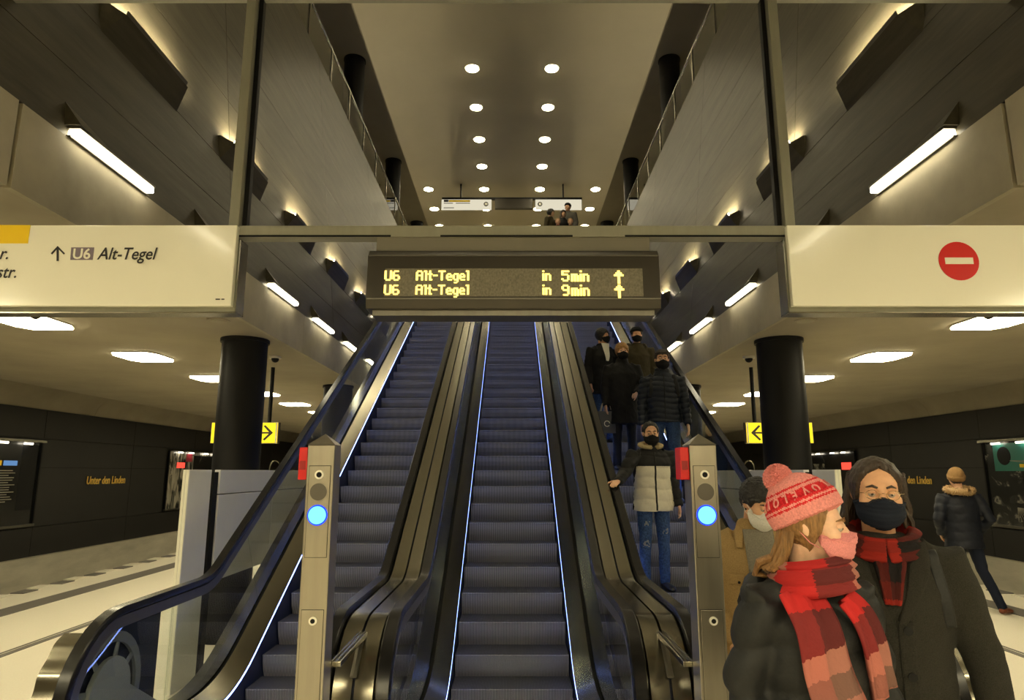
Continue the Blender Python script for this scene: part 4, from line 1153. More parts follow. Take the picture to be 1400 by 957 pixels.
        for q in 'RL':
            mb = MB(); a, to = J['ank' + q], J['toe' + q]
            zf = min(a.z - .09 * s, to.z - .03 * s)
            fw = Vector((to.x - a.x, to.y - a.y, 0)).normalized(); z0 = to.z - .03 * s
            bz = a.z - .09 * s
            heel = Vector((a.x, a.y, bz)) - fw * .05 * s
            tip = Vector((to.x, to.y, z0)) + fw * .045 * s
            mid = (heel + tip) / 2
            mb.tube([heel + Vector((0, 0, .035 * s)), Vector((a.x, a.y, bz + .04 * s)), mid + Vector((0, 0, .036 * s)), tip - fw * .05 * s + Vector((0, 0, .030 * s)), tip + Vector((0, 0, .022 * s))], [(.032 * s, .034 * s), (.040 * s, .04 * s), (.045 * s, .036 * s), (.047 * s, .030 * s), (.030 * s, .021 * s)], 14, side=fw.cross(Vector((0, 0, 1))))
            mb.tube([Vector((a.x, a.y, bz + .03 * s)), a + Vector((0, 0, .03 * s))], [.044 * s, .040 * s], 14)
            finish(voxel(mb, 0.007 * s, 3), 'shoe', l['shoe'], t)
    if 'more' in sp: sp['more'](t, HM, s, J)
    return t
def ribbon(pts, width, thick, wdir, n_uv=1.0, seg=6, wave=0.0):
    """cloth ribbon with UV in metres; returns mesh data"""
    pts = [Vector(p) for p in pts]
    # resample smoothly
    res = []
    for i in range(len(pts) - 1):
        p0, p1, p2, p3 = pts[max(0, i - 1)], pts[i], pts[i + 1], pts[min(len(pts) - 1, i + 2)]
        for k in range(seg):
            q = k / seg
            res.append(0.5 * ((2 * p1) + (p2 - p0) * q + (2 * p0 - 5 * p1 + 4 * p2 - p3) * q * q + (3 * p1 - p0 - 3 * p2 + p3) * q ** 3))
    res.append(pts[-1])
    m = 9
    V, F, UV = [], [], []
    L = 0.0; k = len(res)
    for i, p in enumerate(res):
        if i: L += (p - res[i - 1]).length
        tg = (res[min(k - 1, i + 1)] - res[max(0, i - 1)]).normalized()
        wd = Vector(wdir(i / (k - 1))) if callable(wdir) else Vector(wdir)
        wd = (wd - tg * wd.dot(tg)).normalized(); nr = tg.cross(wd)
        wdt = width(i / (k - 1)) if callable(width) else width
        for j in range(m):
            a = (j / (m - 1) - 0.5)
            off_ = wave * math.sin(j * 1.9 + L * 9) * (1 if 0 < j < m - 1 else 0.4)
            th = thick * (1.0 if 0 < j < m - 1 else 0.4)
            V.append(p + wd * a * wdt + nr * (th / 2 + off_)); UV.append((a * 0.26, L))
        for j in range(m):
            a = (j / (m - 1) - 0.5)
            off_ = wave * math.sin(j * 1.9 + L * 9) * (1 if 0 < j < m - 1 else 0.4)
            th = thick * (1.0 if 0 < j < m - 1 else 0.4)
            V.append(p + wd * a * wdt - nr * (th / 2 - off_)); UV.append((a * 0.26, L))
    for i in range(k - 1):
        o, q = i * 2 * m, (i + 1) * 2 * m
        for j in range(m - 1):
            F.append((o + j, o + j + 1, q + j + 1, q + j)); F.append((o + m + j, q + m + j, q + m + j + 1, o + m + j + 1))
        F.append((o, q, q + m, o + m)); F.append((o + m - 1, o + 2 * m - 1, q + 2 * m - 1, q + m - 1))
    F.append(tuple(list(range(m)) + list(range(2 * m - 1, m - 1, -1)))); z = (k - 1) * 2 * m
    F.append(tuple([z + j for j in range(m - 1, -1, -1)] + [z + j for j in range(m, 2 * m)]))
    return V, F, UV
def ribbon_obj(name, mat, parent, *a, **k):
    V, F, UV = ribbon(*a, **k)
    me = bpy.data.meshes.new(name); me.from_pydata([tuple(v) for v in V], [], F); me.materials.append(mat)
    ul = me.uv_layers.new(name='UVMap')
    for lp in me.loops: ul.data[lp.index].uv = UV[lp.vertex_index]
    me.polygons.foreach_set('use_smooth', [True] * len(me.polygons))
    fix_normals(me)
    return link(name, me, parent)
def plaid(name, stops_v, stops_u, rough=0.85):
    """woven check: colour by warp (u) mixed with colour by weft (v)"""
    m, nt, out = new_mat(name)
    b = N(nt, 'ShaderNodeBsdfPrincipled'); b.inputs['Roughness'].default_value = rough; b.inputs['Specular IOR Level'].default_value = 0.2
    uv = N(nt, 'ShaderNodeUVMap'); sx = N(nt, 'ShaderNodeSeparateXYZ'); nt.links.new(uv.outputs[0], sx.inputs[0])
    nz = N(nt, 'ShaderNodeTexNoise'); nz.inputs['Scale'].default_value = 55.0; nz.inputs['Detail'].default_value = 2
    nt.links.new(uv.outputs[0], nz.inputs['Vector'])
    def band(sock, stops, period, offs):
        sh = N(nt, 'ShaderNodeMath', operation='MULTIPLY_ADD'); sh.inputs[1].default_value = 0.022
        nt.links.new(nz.outputs[0], sh.inputs[0]); nt.links.new(sock, sh.inputs[2]); sock = sh.outputs[0]
        ad = N(nt, 'ShaderNodeMath', operation='MULTIPLY_ADD'); ad.inputs[1].default_value = 1 / period; ad.inputs[2].default_value = offs
        nt.links.new(sock, ad.inputs[0])
        fr = N(nt, 'ShaderNodeMath', operation='FRACT'); nt.links.new(ad.outputs[0], fr.inputs[0])
        rp = N(nt, 'ShaderNodeValToRGB'); rp.color_ramp.interpolation = 'CONSTANT'
        el = rp.color_ramp.elements
        el[0].position = 0; el[0].color = col4(stops[0][1]); el[1].position = stops[1][0]; el[1].color = col4(stops[1][1])
        for p, c in stops[2:]:
            e = el.new(p); e.color = col4(c)
        nt.links.new(fr.outputs[0], rp.inputs[0]); return rp.outputs[0]
    c1 = band(sx.outputs[1], stops_v[1], stops_v[0], 0.1); c2 = band(sx.outputs[0], stops_u[1], stops_u[0], 0.5)
    mx = N(nt, 'ShaderNodeMix'); mx.data_type = 'RGBA'; mx.inputs[0].default_value = 0.42
    nt.links.new(c1, mx.inputs[6]); nt.links.new(c2, mx.inputs[7]); bp = N(nt, 'ShaderNodeBump'); bp.inputs['Strength'].default_value = 0.5; bp.inputs['Distance'].default_value = 0.006; nt.links.new(nz.outputs[0], bp.inputs['Height']); nt.links.new(bp.outputs[0], b.inputs['Normal']); nt.links.new(mx.outputs[2], b.inputs['Base Color'])
    nt.links.new(b.outputs[0], out.inputs[0])
    return m
RED_, DRK, PNK, GRY, BLK = (0.55, 0.008, 0.010), (0.040, 0.005, 0.008), (0.46, 0.22, 0.17), (0.16, 0.13, 0.10), (0.010, 0.008, 0.009)
M_PLAID = plaid('scarf_plaid_red', (0.44, [(0, RED_), (0.26, DRK), (0.52, PNK), (0.68, GRY), (0.84, PNK)]), (0.26, [(0, (0.42, 0.05, 0.05)), (0.5, (0.20, 0.04, 0.04))]))
M_PLAID2 = plaid('scarf_black_red', (0.22, [(0, (0.34, 0.02, 0.012)), (0.30, BLK), (0.75, (0.08, 0.010, 0.008))]), (0.20, [(0, (0.16, 0.014, 0.010)), (0.45, BLK)]))
from mathutils.bvhtree import BVHTree
def fronter(o, sgn_=-1):
    """y of the garment's front (sgn -1) or back (+1) at x, z in the person's frame"""
    me = o.data
    bv = BVHTree.FromPolygons([v.co.copy() for v in me.vertices], [list(p.vertices) for p in me.polygons])
    def f(x, z, d=0.0):
        hit = bv.ray_cast(Vector((x, sgn_ * 1.0, z)), Vector((0, -sgn_, 0)))
        y = hit[0].y if hit[0] is not None else sgn_ * 0.1
        return Vector((x, y + sgn_ * d, z))
    return f
def zipper(mat, z0, z1, w=0.008, name='zip', x=0.0):
    def ex(co, t, s, J):
        f = fronter(co)
        MB().tube([f(x * s, z * s, 0.001) for z in np.linspace(z0, z1, 14)], [(w * s, 0.004 * s)] * 14, 8).build(name, mat, t, smooth=True)
    return ex
def beanie(mats, cuff=0.05, tilt=0.5, t0=0.008, stripes=None, puff=0.03, lod=0, thick=0.015):
    def hat(t, HM, s):
        nu, nv = (128, 96) if lod == 0 else (48, 36)
        D, A, E, Rh = head_R(nu, nv, 0.0)
        P = D * Rh[:, None]
        tt = P[:, 2] + tilt * P[:, 1]
        sm = blurg(Rh, nu, nv, 6)
        up = (D[:, 2] + tilt * D[:, 1]) / math.hypot(1, tilt)
        r = np.where(tt > t0, np.maximum(sm, Rh) + thick + 0.010 * (tt < t0 + cuff) + puff * np.clip(up, 0, 1) ** 2 + 0.0008 * np.sin(A * 90), Rh - 0.02)
        V, F = star(nu, nv, r, D)
        mb = MB().add(V, F)
        if stripes:
            P2 = D * r[:, None]; t2 = P2[:, 2] + tilt * P2[:, 1]
            fi = []
            for fc in F:
                tv = float(np.mean([t2[i] for i in fc if i < len(t2)])); mi = 0
                for a, b, k in stripes:
                    if a <= tv < b: mi = k
                fi.append(mi)
            mb.M = fi
        mb.xform(HM)
        o = mb.build('knit_hat', mats, t, smooth=True)
        return o, D, r
    return hat

# --- woman in the pink bobble hat, nearest
M_PINK = cloth('pink_knit', (0.72, 0.26, 0.25), 0.9, 0.5, 160); M_PKRED = cloth('red_knit', (0.60, 0.02, 0.03), 0.9, 0.5, 160)
M_PMASK = cloth('pink_mask_cloth', (0.66, 0.24, 0.25), 0.85, 0.15, 300)
M_PUFFK = cloth('dark_puffer', (0.017, 0.018, 0.019), 0.55, 0.12, 90); M_DENIM = cloth('dark_denim', (0.02, 0.028, 0.06), 0.85, 0.3, 400)
M_SHOEK = pbr('black_shoe', (0.012, 0.011, 0.010), 0.4); M_SHOEB = pbr('brown_shoe', (0.18, 0.05, 0.02), 0.4)
def hat_woman(t, HM, s):
    o, D, r = beanie([M_PINK, M_PKRED], cuff=0.048, t0=0.028, stripes=[(0.082, 0.089, 1), (0.097, 0.137, 1), (0.148, 0.154, 1)], puff=0.046)(t, HM, s)
    nt_ = np.array([0, 0.5, 1.0]) / math.hypot(1, 0.5)
    word = 'LOVELOVELOVELOVE'
    for k in range(16):
        az = R(-15 - 22.5 * k)
        hd = np.array([math.sin(az), -math.cos(az), 0.0])
        hd = hd - nt_ * (hd @ nt_); hd /= np.linalg.norm(hd)
        best, bd = None, 9
        for q in np.linspace(-0.2, 1.2, 40):
            dd = hd * math.cos(q) + nt_ * math.sin(q)
            i = int(np.argmax(D @ dd)); p = D[i] * r[i]; tv = p[2] + 0.5 * p[1]
            if abs(tv - 0.117) < bd: bd, best, bq = abs(tv - 0.117), p, q
        outv = Vector(hd * math.cos(0.45) + nt_ * math.sin(0.45)); upv = Vector(nt_); upv = -(upv - outv * upv.dot(outv)).normalized()
        xv = upv.cross(outv)
        M = Matrix(((xv.x, upv.x, outv.x, 0), (xv.y, upv.y, outv.y, 0), (xv.z, upv.z, outv.z, 0), (0, 0, 0, 1)))
        c = Vector(best) + outv * 0.004 - upv * 0.015
        me = text_mesh(word[k], 0.042, extrude=0.0015, align='CENTER', xscale=0.8, bold=0.001)
        me.materials.clear(); me.materials.append(M_PINK)
        me.transform(HM @ Matrix.Translation(c) @ M)
        link('knit_letter', me, o)
    nu, nv = 90, 66
    Dp, Ap, Ep = dirs(nu, nv)
    V, F = star(nu, nv, 0.046 + rng.uniform(-0.006, 0.007, len(Dp)), Dp)
    pp = MB().add(V, F); pp.xform(HM @ Matrix.Translation((0.0, 0.105, 0.150)))
    pp.build('bobble', M_PINK, o, smooth=False)
def strands_woman(t, HM, s, J):
    mb = MB()
    for i in range(46):
        q = -1 if i % 2 else 1
        y = 0.045 + 0.06 * rng.random(); x = q * (0.070 - 0.035 * (y / 0.1) ** 2 + 0.006 * rng.random())
        a = rng.random()
        mb.tube([(x, y, 0.0), (x * 1.06, y + 0.01, -0.06), (x * 0.95 + 0.01 * math.sin(i), y + 0.035, -0.12), (x * 1.0 + 0.012 * math.sin(i * 3), y + 0.05 + 0.03 * a, -0.145), (x * 1.1, y + 0.03 + 0.04 * a, -0.165 + 0.03 * a)], [0.006, 0.008, 0.009, 0.008, 0.002], 6)
    for k in range(6):
        mb.tube([(-0.03 + 0.01 * k, 0.11, -0.10), (-0.055 + 0.01 * k, 0.165, -0.125), (-0.03 + 0.012 * k, 0.185, -0.165), (0.01 * k - 0.01, 0.14, -0.175)], [0.012, 0.014, 0.012, 0.006], 8)
    mb.xform(HM).build('hair', H_AUB, t, smooth=True)
def more_woman(t, HM, s, J):
    co = [c for c in t.children if c.name.startswith('puffer_jacket')][0]
    f = fronter(co)
    n = J['neck']
    loop = []
    for k in range(15):
        a = 2 * math.pi * k / 14 + 1.2
        loop.append((n.x + 0.108 * math.sin(a), n.y - 0.03 - 0.112 * math.cos(a), n.z + 0.0 + 0.018 * math.sin(a * 1.0 + 0.6)))
    ribbon_obj('scarf', M_PLAID, t, loop, 0.085, 0.04, (0.0, 0.0, 1.0), wave=0.007)
    loop2 = [(x * 0.90, y * 0.95, z + 0.04) for x, y, z in loop]
    ribbon_obj('scarf', M_PLAID, t, loop2, 0.055, 0.026, (0.0, 0.25, 1.0), wave=0.006)
    def end(path, w, name='scarf_end', d=0.026):
        ribbon_obj(name, M_PLAID, t, [f(x, z, d + 0.012 * math.sin(z * 20)) for x, z in path], w, 0.016, lambda q: (1, 0.15, 0.10), wave=0.010)
    end([(-0.095, 1.43 * s), (-0.085, 1.34 * s), (-0.055, 1.20 * s), (-0.02, 1.05 * s), (0.015, 0.90 * s), (0.03, 0.82 * s)], lambda q: 0.15 + 0.08 * q)
    e2 = [(0.03, 1.42 * s), (0.075, 1.36 * s), (0.125, 1.25 * s), (0.165, 1.13 * s)]
    pts = [f(min(x, 0.15), z, 0.035 + 0.05 * (1.42 * s - z)) + Vector((max(0, x - 0.15), 0, 0)) for x, z in e2]
    ribbon_obj('scarf_end', M_PLAID, t, pts, lambda q: 0.08 + 0.06 * q, 0.018, (1, 0.4, 0.35), wave=0.012)
    hd = MB().tube([(-0.15 * s, 0.10, 1.36 * s), (-0.09 * s, 0.15, 1.40 * s), (0, 0.165, 1.41 * s), (0.09 * s, 0.15, 1.40 * s), (0.15 * s, 0.10, 1.36 * s)], [0.05, 0.06, 0.065, 0.06, 0.05], 14, side=(0, 0, 1))
    hd.build('hood', M_PUFFK, t, smooth=True)
person('woman in pink bobble hat, pink mask and red plaid scarf, nearest on the right', (0.95, 2.2, 0), R(12), 1.70,
       P=dict(shR=(-.165, .01, 1.40), shL=(.165, .01, 1.40), elR=(-.235, .05, 1.13), wrR=(-.23, -.06, .88), head=(0.01, -.03, 1.625)),
       sp=dict(fem=1.0, vx=0.006, skin=SK_C, yaw=46, pitch=2, roll=0, mask=M_PMASK, hat=hat_woman, strands=strands_woman, hair=(H_AUB, 'long'), hands=True, brow=H_AUB,
               coat=dict(mat=M_PUFFK, hem=.78, puff=0.020, period=0.14, name='puffer_jacket', vx=0.011, seed=0.3, collar=.04, sleeve=0.95), bulk=0.94,
               legs=dict(mat=M_DENIM, shoe=M_SHOEK), more=more_woman))

# --- man with long dark hair in a grey overcoat
M_WOOL = cloth('grey_wool', (0.028, 0.0265, 0.022), 0.95, 0.6, 330, var=0.4); M_NMASK = cloth('navy_mask_cloth', (0.006, 0.010, 0.022), 0.8, 0.1, 300)
M_WIRE = pbr('glasses_wire', (0.55, 0.42, 0.24), 0.25, 1.0)
def strands_man(t, HM, s, J):
    mb = MB()
    for i in range(150):
        a = R(92 + 88 * (i // 2) / 75) * (1 if i % 2 else -1)
        rx, ry = 0.079, 0.098
        x0, y0 = rx * math.sin(a), 0.016 - ry * math.cos(a)
        jit = rng.random(); wv = rng.random() * 6
        drop = -0.15 - 0.06 * rng.random()
        pts, rad = [], []
        for k in range(7):
            q = k / 6
            ox = 1.0 + 0.50 * q ** 1.3 + 0.05 * math.sin(wv + q * 9)
            pts.append((x0 * ox + 0.010 * math.sin(wv + q * 7) - 0.0, y0 * (1 + 0.12 * q) + 0.02 * q + 0.010 * math.cos(wv * 1.7 + q * 8), 0.075 - 0.02 * jit + (drop - 0.06) * q))
            rad.append(0.005 + 0.006 * math.sin(math.pi * min(q + 0.15, 0.97)))
        mb.tube(pts, rad, 6)
    for i in range(40):      # crown, parted in the middle, close to the skull
        q = 1 if i % 2 else -1
        y = -0.055 + 0.13 * (i // 2) / 19
        zt = 0.030 + 0.087 * math.sqrt(max(0.05, 1 - ((y - 0.016) / 0.094) ** 2))
        k = math.sqrt(max(0.1, 1 - ((y - 0.016) / 0.105) ** 2))
        mb.tube([(q * 0.004, y, zt + 0.006), (q * 0.045 * k, y + 0.004, zt - 0.012), (q * 0.072 * k, y + 0.012, 0.075), (q * 0.083 * k, y + 0.025, 0.02)], [0.005, 0.0065, 0.0065, 0.005], 6)
    mb.xform(HM).build('hair', H_BROWN, t, smooth=True)
def more_man(t, HM, s, J):
    co = [c for c in t.children if c.name.startswith('overcoat')][0]
    f = fronter(co)
    gl = MB()
    for q in (-1, 1):
        c = (q * 0.032, -0.103, 0.000)
        ring = [(c[0] + 0.021 * math.cos(a), c[1] + 0.008 * abs(math.cos(a)) * (1 if q * math.cos(a) > 0 else 0), c[2] + 0.016 * math.sin(a)) for a in [2 * math.pi * k / 20 for k in range(21)]]
        gl.tube(ring, [0.0010] * 21, 6)
        gl.tube([(q * 0.053, -0.095, 0.004), (q * 0.074, -0.06, 0.006), (q * 0.080, 0.0, 0.008)], [0.0011] * 3, 6)
    gl.tube([(-0.011, -0.105, 0.004), (0, -0.109, 0.006), (0.011, -0.105, 0.004)], [0.0011] * 3, 6)
    go = gl.xform(HM).build('glasses', M_WIRE, t)
    n = J['neck']
    loop = []
    for k in range(15):
        a = 2 * math.pi * k / 14
        loop.append((n.x + 0.105 * math.sin(a), n.y - 0.02 - 0.112 * math.cos(a), n.z + 0.005 - 0.03 * math.cos(a)))
    ribbon_obj('scarf', M_PLAID2, t, loop, 0.085, 0.045, (0, 0.2, 1.0), wave=0.008)
    ribbon_obj('scarf', M_PLAID2, t, [f(0.01, 1.45 * s, 0.0), f(0.005, 1.40 * s, 0.012), f(0.0, 1.34 * s, 0.010), f(-0.002, 1.27 * s, 0.004)], lambda q: 0.13 - 0.08 * q, 0.03, (1, 0, 0), wave=0.008)
    for q in (-1, 1):      # lapels
        lp = [f(q * 0.085, 1.455 * s, 0.018), f(q * 0.095, 1.40 * s, 0.014), f(q * 0.07, 1.32 * s, 0.012), f(q * 0.02, 1.21 * s, 0.008)]
        ribbon_obj('lapel', M_WOOL, t, lp, lambda u: 0.095 * (1 - 0.75 * u), 0.012, (1, 0, 0.25 * q))
    ribbon_obj('coat_edge', M_WOOL, t, [f(0.03, z * s, 0.004) for z in np.linspace(1.22, 0.62, 12)], 0.05, 0.008, (1, 0, 0))
    for z in (1.19, 1.05, 0.90, 0.75):
        c = f(0.035, z * s, 0.010)
        MB().cyl(c + Vector((0, 0.006, 0)), c - Vector((0, 0.004, 0)), 0.014, 16).build('button', M_BLACK, t, smooth=True)
    st = [f(x, z * s, 0.008) for x, z in ((0.145, 1.43), (0.155, 1.36), (0.165, 1.28), (0.175, 1.20))]
    ribbon_obj('bag_strap', M_PUFFK, t, [st[0] + Vector((0, 0.09, 0.02))] + st, 0.035, 0.008, (1, 0, 0))
person('man with long dark hair, glasses and navy mask in a grey wool overcoat', (1.35, 2.5, 0), R(-20), 1.80,
       P=dict(elL=(.27, .02, 1.12), wrL=(.29, -.08, .87), head=(0, -.025, 1.625)),
       sp=dict(vx=0.006, skin=SK_B, yaw=2, pitch=1, roll=2, mask=M_NMASK, hair=(H_BROWN, 'long'), strands=strands_man, hands=True,
               coat=dict(mat=M_WOOL, hem=.45, name='overcoat', vx=0.011, flare=1.12, seed=1.0, collar=.03), bulk=1.04,
               legs=dict(mat=M_PUFFK, shoe=M_SHOEK), more=more_man))

# --- man in a tan jacket behind the pillar
M_TAN = cloth('tan_cord', (0.36, 0.24, 0.105), 0.95, 0.35, 200, var=0.2); M_WMASK = cloth('white_mask_cloth', (0.70, 0.68, 0.64), 0.8, 0.1, 300); M_KNITG = cloth('grey_knit', (0.22, 0.20, 0.16), 0.95, 0.5, 150)
def tan_extra(co, t, s, J):
    f = fronter(co)
    ribbon_obj('pullover', M_KNITG, t, [f(0.0, z * s, 0.003) for z in np.linspace(1.47, 0.95, 10)], lambda q: 0.15 - 0.03 * q, 0.008, (1, 0, 0))
    for q in (-1, 1):
        ribbon_obj('collar_flap', M_TAN, t, [f(q * 0.075, 1.475 * s, 0.02), f(q * 0.095, 1.43 * s, 0.016), f(q * 0.10, 1.38 * s, 0.012)], lambda u: 0.06 - 0.03 * u, 0.012, (1, 0, 0))
        ribbon_obj('pocket_flap', M_TAN, t, [f(q * 0.115, 1.255 * s, 0.006), f(q * 0.115, 1.205 * s, 0.007)], 0.10, 0.008, (1, 0, 0))
        c = f(q * 0.115, 1.215 * s, 0.014); MB().cyl(c, c + Vector((0, 0.008, 0)), 0.007, 10).build('button', M_BLACK, t)
person('man in tan jacket and white mask, looking down behind the right pillar', (1.265, 3.55, 0), R(-8), 1.74,
       P=dict(head=(0.02, -.06, 1.60), wrR=(-.17, -.13, .93), elR=(-.27, .04, 1.14), wrL=(.17, -.13, .93), elL=(.27, .04, 1.14)),
       sp=dict(vx=0.008, skin=SK_B, yaw=22, pitch=22, mask=M_WMASK, hair=(H_BLACK, 'fringe'), brow=H_BLACK, hands=True,
               coat=dict(mat=M_TAN, hem=.82, name='jacket', seed=2.0, extra=tan_extra, collar=.06), bulk=1.05, legs=dict(mat=M_PUFFK, shoe=M_SHOEK)))

# --- man seen from behind on the right platform
M_NAVYC = cloth('navy_parka', (0.008, 0.010, 0.018), 0.6, 0.15, 80); M_BEIGEK = cloth('beige_knit', (0.24, 0.14, 0.06), 0.95, 0.5, 120); M_FUR = hairmat('fur_trim', (0.32, 0.20, 0.09)); M_JEAN = cloth('blue_black_jeans', (0.008, 0.012, 0.028), 0.85, 0.2, 300)
def fur(co, t, s, J):
    n = J['neck']; mb = MB()
    ring = [(n.x + 0.135 * math.sin(a), n.y + 0.02 - 0.11 * math.cos(a), n.z + 0.035 + 0.02 * math.cos(a)) for a in [2 * math.pi * k / 24 for k in range(25)]]
    mb.tube(ring, [0.042 + 0.007 * (k % 2) for k in range(25)], 12)
    for k in range(260):
        a = rng.random() * 6.283; b = rng.random() * 6.283
        c = Vector((n.x + 0.135 * math.sin(a), n.y + 0.02 - 0.11 * math.cos(a), n.z + 0.035 + 0.02 * math.cos(a)))
        o_ = Vector((math.sin(a) * math.cos(b), -math.cos(a) * math.cos(b), math.sin(b)))
        mb.tube([c + o_ * 0.035, c + o_ * 0.062], [0.007, 0.001], 4)
    mb.build('fur_collar', M_FUR, t, smooth=True)
person('person seen from behind in dark parka with fur collar on the right platform', (5.80, 8.75, 0), R(168), 1.78,
       P=dict(kneeR=(-.19, -.06, .50), ankR=(-.34, .0, .10), toeR=(-.45, -.10, .03), kneeL=(.07, .03, .50), ankL=(.06, .10, .09), toeL=(.08, -.06, .03),
              elR=(-.29, .08, 1.14), wrR=(-.22, -.10, .96), elL=(.29, .08, 1.14), wrL=(.22, -.10, .96)),
       sp=dict(vx=0.009, lod=1, skin=SK_A, yaw=-10, hat=beanie([M_BEIGEK], cuff=0.05, tilt=0.3, t0=0.0, lod=1), hair=(H_BROWN, 'short'),
               coat=dict(mat=M_NAVYC, hem=.78, name='parka', puff=0.008, period=0.11, extra=fur, seed=0.5), bulk=1.10, legs=dict(mat=M_JEAN, shoe=M_SHOEB)))

# --- people riding the right escalator (feet on the treads)
def tread(k): return zbase(6.13 + 0.324 * k)
M_WPUFF = cloth('white_puffer', (0.62, 0.58, 0.46), 0.7, 0.1, 90, var=0.05); M_BPUFF = cloth('black_puffer', (0.010, 0.010, 0.011), 0.6, 0.1, 90)
M_KMASK = cloth('black_mask_cloth', (0.006, 0.006, 0.007), 0.8, 0.1, 300); M_BJEAN = cloth('blue_jeans', (0.035, 0.07, 0.16), 0.85, 0.3, 60, var=0.5); M_SKINRIP = pbr('ripped_patch', (0.20, 0.20, 0.21), 0.8)
M_FLEECE = cloth('cream_fleece', (0.42, 0.34, 0.20), 0.95, 0.6, 120)
def white_col(fc):
    return ((fc[:, 2] < 1.272) & (np.abs(fc[:, 0]) < np.interp(fc[:, 2], [0.8, 1.0, 1.27], [0.215, 0.205, 0.185])) & ~((fc[:, 0] < -0.17) & (fc[:, 1] < -0.16))).astype(int)
def white_extra(co, t, s, J):
    zipper(M_BLACK, 0.815, 1.42, 0.010)(co, t, s, J)
    n = J['neck']
    ring = [(n.x + 0.098 * math.sin(a), n.y - 0.01 - 0.095 * math.cos(a), n.z + 0.035 - 0.025 * math.cos(a)) for a in [2 * math.pi * k / 20 + 0.45 for k in range(19)]]
    MB().tube(ring, [(0.022, 0.032)] * 19, 10, side=(0, 0, 1)).build('fleece_collar', M_FLEECE, t, smooth=True)
def jean_col(fc):
    w_ = wob(fc, 95, 0.7)
    kn = (np.abs(fc[:, 2] - 0.47) < 0.035) & (np.abs(fc[:, 0] + 0.10) < 0.035) | (np.abs(fc[:, 2] - 0.60) < 0.03) & (np.abs(fc[:, 0] - 0.10) < 0.03) | (np.abs(fc[:, 2] - 0.68) < 0.02) & (np.abs(fc[:, 0] + 0.09) < 0.03)
    return (kn & (w_ > 0.1) & (fc[:, 1] < -0.03)).astype(int)
person('young man in white and black puffer jacket with one hand on the handrail', (1.385, 6.64, tread(1)), R(4), 1.60,
       P=dict(elR=(-.36, -.18, 1.17), wrR=(-.47, -.44, 1.125), wrL=(.265, -.06, .87), shR=(-.20, -.05, 1.395)),
       sp=dict(vx=0.0055, skin=SK_A, yaw=-6, pitch=4, mask=M_KMASK, hair=(H_BLACK, 'short'), brow=H_BLACK, handR=((-0.55, -0.75, -0.25), (0.1, -0.2, 1), 0.45), hs=1.05,
               coat=dict(mat=[M_BPUFF, M_WPUFF], colf=white_col, hem=.80, puff=0.014, period=0.115, name='puffer_jacket', extra=white_extra, vx=0.010, seed=0.2, collar=.05), bulk=1.08,
               legs=dict(mat=[M_BJEAN, M_SKINRIP], colf=jean_col, shoe=M_SHOEK)))
M_CAP = cloth('grey_cap', (0.06, 0.055, 0.05), 0.9, 0.3, 150)
def flatcap(t, HM, s):
    nu, nv = 64, 48
    D, A, E, Rh = head_R(nu, nv, 0.0); P = D * Rh[:, None]
    r = np.where(P[:, 2] > 0.062 + 0.12 * P[:, 1], Rh + 0.018, Rh - 0.02)
    V, F = star(nu, nv, r, D)
    o = MB().add(V, F).xform(HM).build('flat_cap', M_CAP, t, smooth=True)
    MB().ball((0, -0.088, 0.072), (0.070, 0.055, 0.012), 16, 8).xform(HM).build('peak', M_CAP, o, smooth=True)
M_NPUFF = cloth('navy_puffer', (0.013, 0.017, 0.027), 0.5, 0.1, 90)
def straps(co, t, s, J):
    f = fronter(co)
    zipper(M_BLACK, 0.93, 1.45, 0.006)(co, t, s, J)
    for q in (-1, 1):
        p = [f(q * x, z * s, 0.008) for x, z in ((0.125, 1.44), (0.14, 1.37), (0.15, 1.28), (0.165, 1.18))]
        ribbon_obj('backpack_strap', M_BPUFF, t, [p[0] + Vector((0, 0.10, 0.015))] + p, 0.045, 0.012, (1, 0, 0))
person('man in flat cap and quilted navy jacket with backpack straps, by the right handrail', (1.83, 7.93, tread(5)), R(-6), 1.83,
       sp=dict(vx=0.006, skin=SK_A, mask=M_KMASK, hat=flatcap, hair=(H_BROWN, 'short'), hands=True,
               coat=dict(mat=M_NPUFF, hem=.90, puff=0.013, period=0.062, name='puffer_jacket', vx=0.009, extra=straps, collar=.07, sleeve=0.92), bulk=0.99, legs=dict(mat=M_BJEAN, shoe=M_SHOEK)))
M_BCOAT = cloth('black_coat', (0.008, 0.008, 0.009), 0.7, 0.2, 120)
person('woman with blonde bob and long black coat left of the man in the flat cap', (1.45, 8.55, tread(7)), R(2), 1.66,
       P=dict(wrL=(.14, -.22, 1.02), elL=(.25, -.02, 1.12)),
       sp=dict(vx=0.008, fem=1.0, skin=SK_C, mask=M_KMASK, hair=(H_BLOND, 'bob'), lod=0, brow=H_BLOND,
               coat=dict(mat=M_BCOAT, hem=.62, name='long_coat', seed=0.9, extra=zipper(M_GAP, 0.66, 1.42, 0.005), collar=.08), bulk=1.10, legs=dict(mat=M_BPUFF, shoe=M_SHOEK)))
bg = thing('shopping_bag', 'blue grey carrier bag hanging from the blonde woman\'s hand', 'bag', (1.21, 8.50, tread(7) + 0.47), R(8))
MB().prism([(-0.13, 0), (0.13, 0), (0.145, 0.28), (-0.145, 0.28)], 1, -0.045, 0.045).build('bag_body', pbr('bag_paper', (0.07, 0.075, 0.085), 0.6), bg, bevel=0.006)
for q in (-0.03, 0.03): MB().tube([(-0.07, q, 0.27), (-0.045, q * 0.6, 0.38), (0, q * 0.3, 0.42), (0.045, q * 0.6, 0.38), (0.07, q, 0.27)], [0.005] * 5, 6).build('handle', pbr('bag_cord', (0.4, 0.36, 0.28), 0.7), bg)
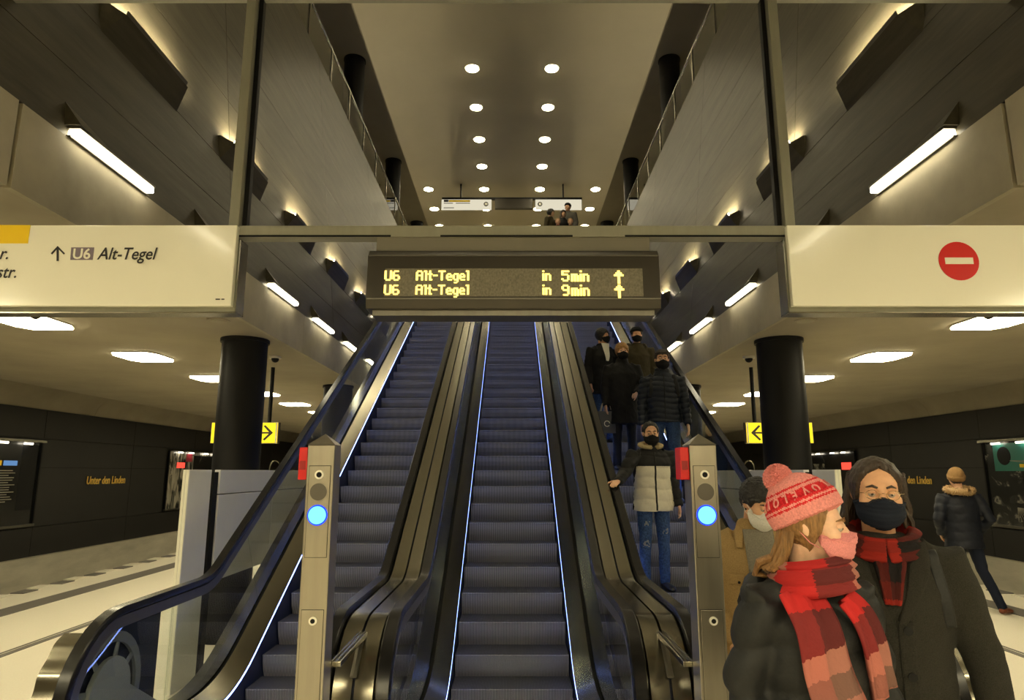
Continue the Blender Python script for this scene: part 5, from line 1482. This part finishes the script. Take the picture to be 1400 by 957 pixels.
ring = [(0.035 * math.cos(a), -0.047, 0.12 + 0.035 * math.sin(a)) for a in np.linspace(0.2, 5.6, 14)]
MB().tube(ring, [0.005] * 14, 6).build('printed_swirl', M_WHITE, bg)
def shirt(co, t, s, J):
    f = fronter(co)
    ribbon_obj('white_collar', M_WHITE, t, [f(0.0, 1.50 * s, 0.02), f(0.0, 1.42 * s, 0.008), f(0.0, 1.30 * s, 0.004), f(0.0, 1.22 * s, 0.002)], lambda q: 0.13 * (1 - 0.7 * q), 0.010, (1, 0, 0))
person('dark haired person with pale collar and black coat behind the blonde woman', (1.29, 9.22, tread(9)), R(22), 1.63,
       sp=dict(vx=0.009, lod=1, fem=1.0, skin=SK_B, mask=M_KMASK, yaw=25, hair=(H_BLACK, 'bob'), coat=dict(mat=M_BCOAT, hem=.72, name='coat', extra=shirt), legs=dict(mat=M_BJEAN, shoe=M_SHOEK)))
M_OLIVE = cloth('olive_jacket', (0.055, 0.045, 0.022), 0.8, 0.3, 120)
person('person in black knit hat and olive jacket behind the man in the flat cap', (1.78, 9.22, tread(9)), R(-4), 1.64,
       P=dict(wrR=(-.12, -.24, 1.05), elR=(-.25, -.03, 1.13)),
       sp=dict(vx=0.009, lod=1, skin=SK_B, mask=M_KMASK, hat=beanie([M_BCOAT], cuff=0.05, tilt=0.15, t0=0.045, lod=1, puff=0.01), hair=(H_BLACK, 'short'), coat=dict(mat=M_OLIVE, hem=.80, name='jacket', hood=True), legs=dict(mat=M_BPUFF, shoe=M_SHOEK)))
# --- small group at the top of the right escalator
def up(label, x, k, h, rz, coat, hair, **kw):
    sp = dict(vx=0.016, lod=1, skin=SK_A, hair=hair, hands=False, coat=dict(mat=coat, hem=.78, name='coat', vx=0.018), legs=dict(mat=M_BPUFF, shoe=M_SHOEK))
    sp.update(kw)
    person(label, (x, 6.13 + 0.324 * k + 0.15, tread(k)), rz, h, sp=sp)
M_STRIPE = cloth('grey_top', (0.10, 0.095, 0.085), 0.9, 0.2, 60)
up('person with long dark hair and dark coat, leftmost at the escalator top', 1.17, 39, 1.84, R(60), M_OLIVE, (H_BLACK, 'bob'))
up('tall person in dark cap at the back of the group at the escalator top', 1.76, 41, 1.92, R(-30), M_STRIPE, (H_BLACK, 'short'), hat=beanie([M_BCOAT], lod=1, puff=0.01, tilt=0.1, t0=0.04))
up('person with brown hair in the middle of the group at the escalator top', 1.55, 39, 1.80, R(10), M_BCOAT, (H_BROWN, 'bob'))
up('fair haired person in front, left of two, at the escalator top', 1.34, 37, 1.66, R(0), M_BCOAT, (H_BLOND, 'short'))
up('fair haired person in front, right of two, at the escalator top', 1.71, 37, 1.66, R(5), M_BPUFF, (H_BLOND, 'short'))
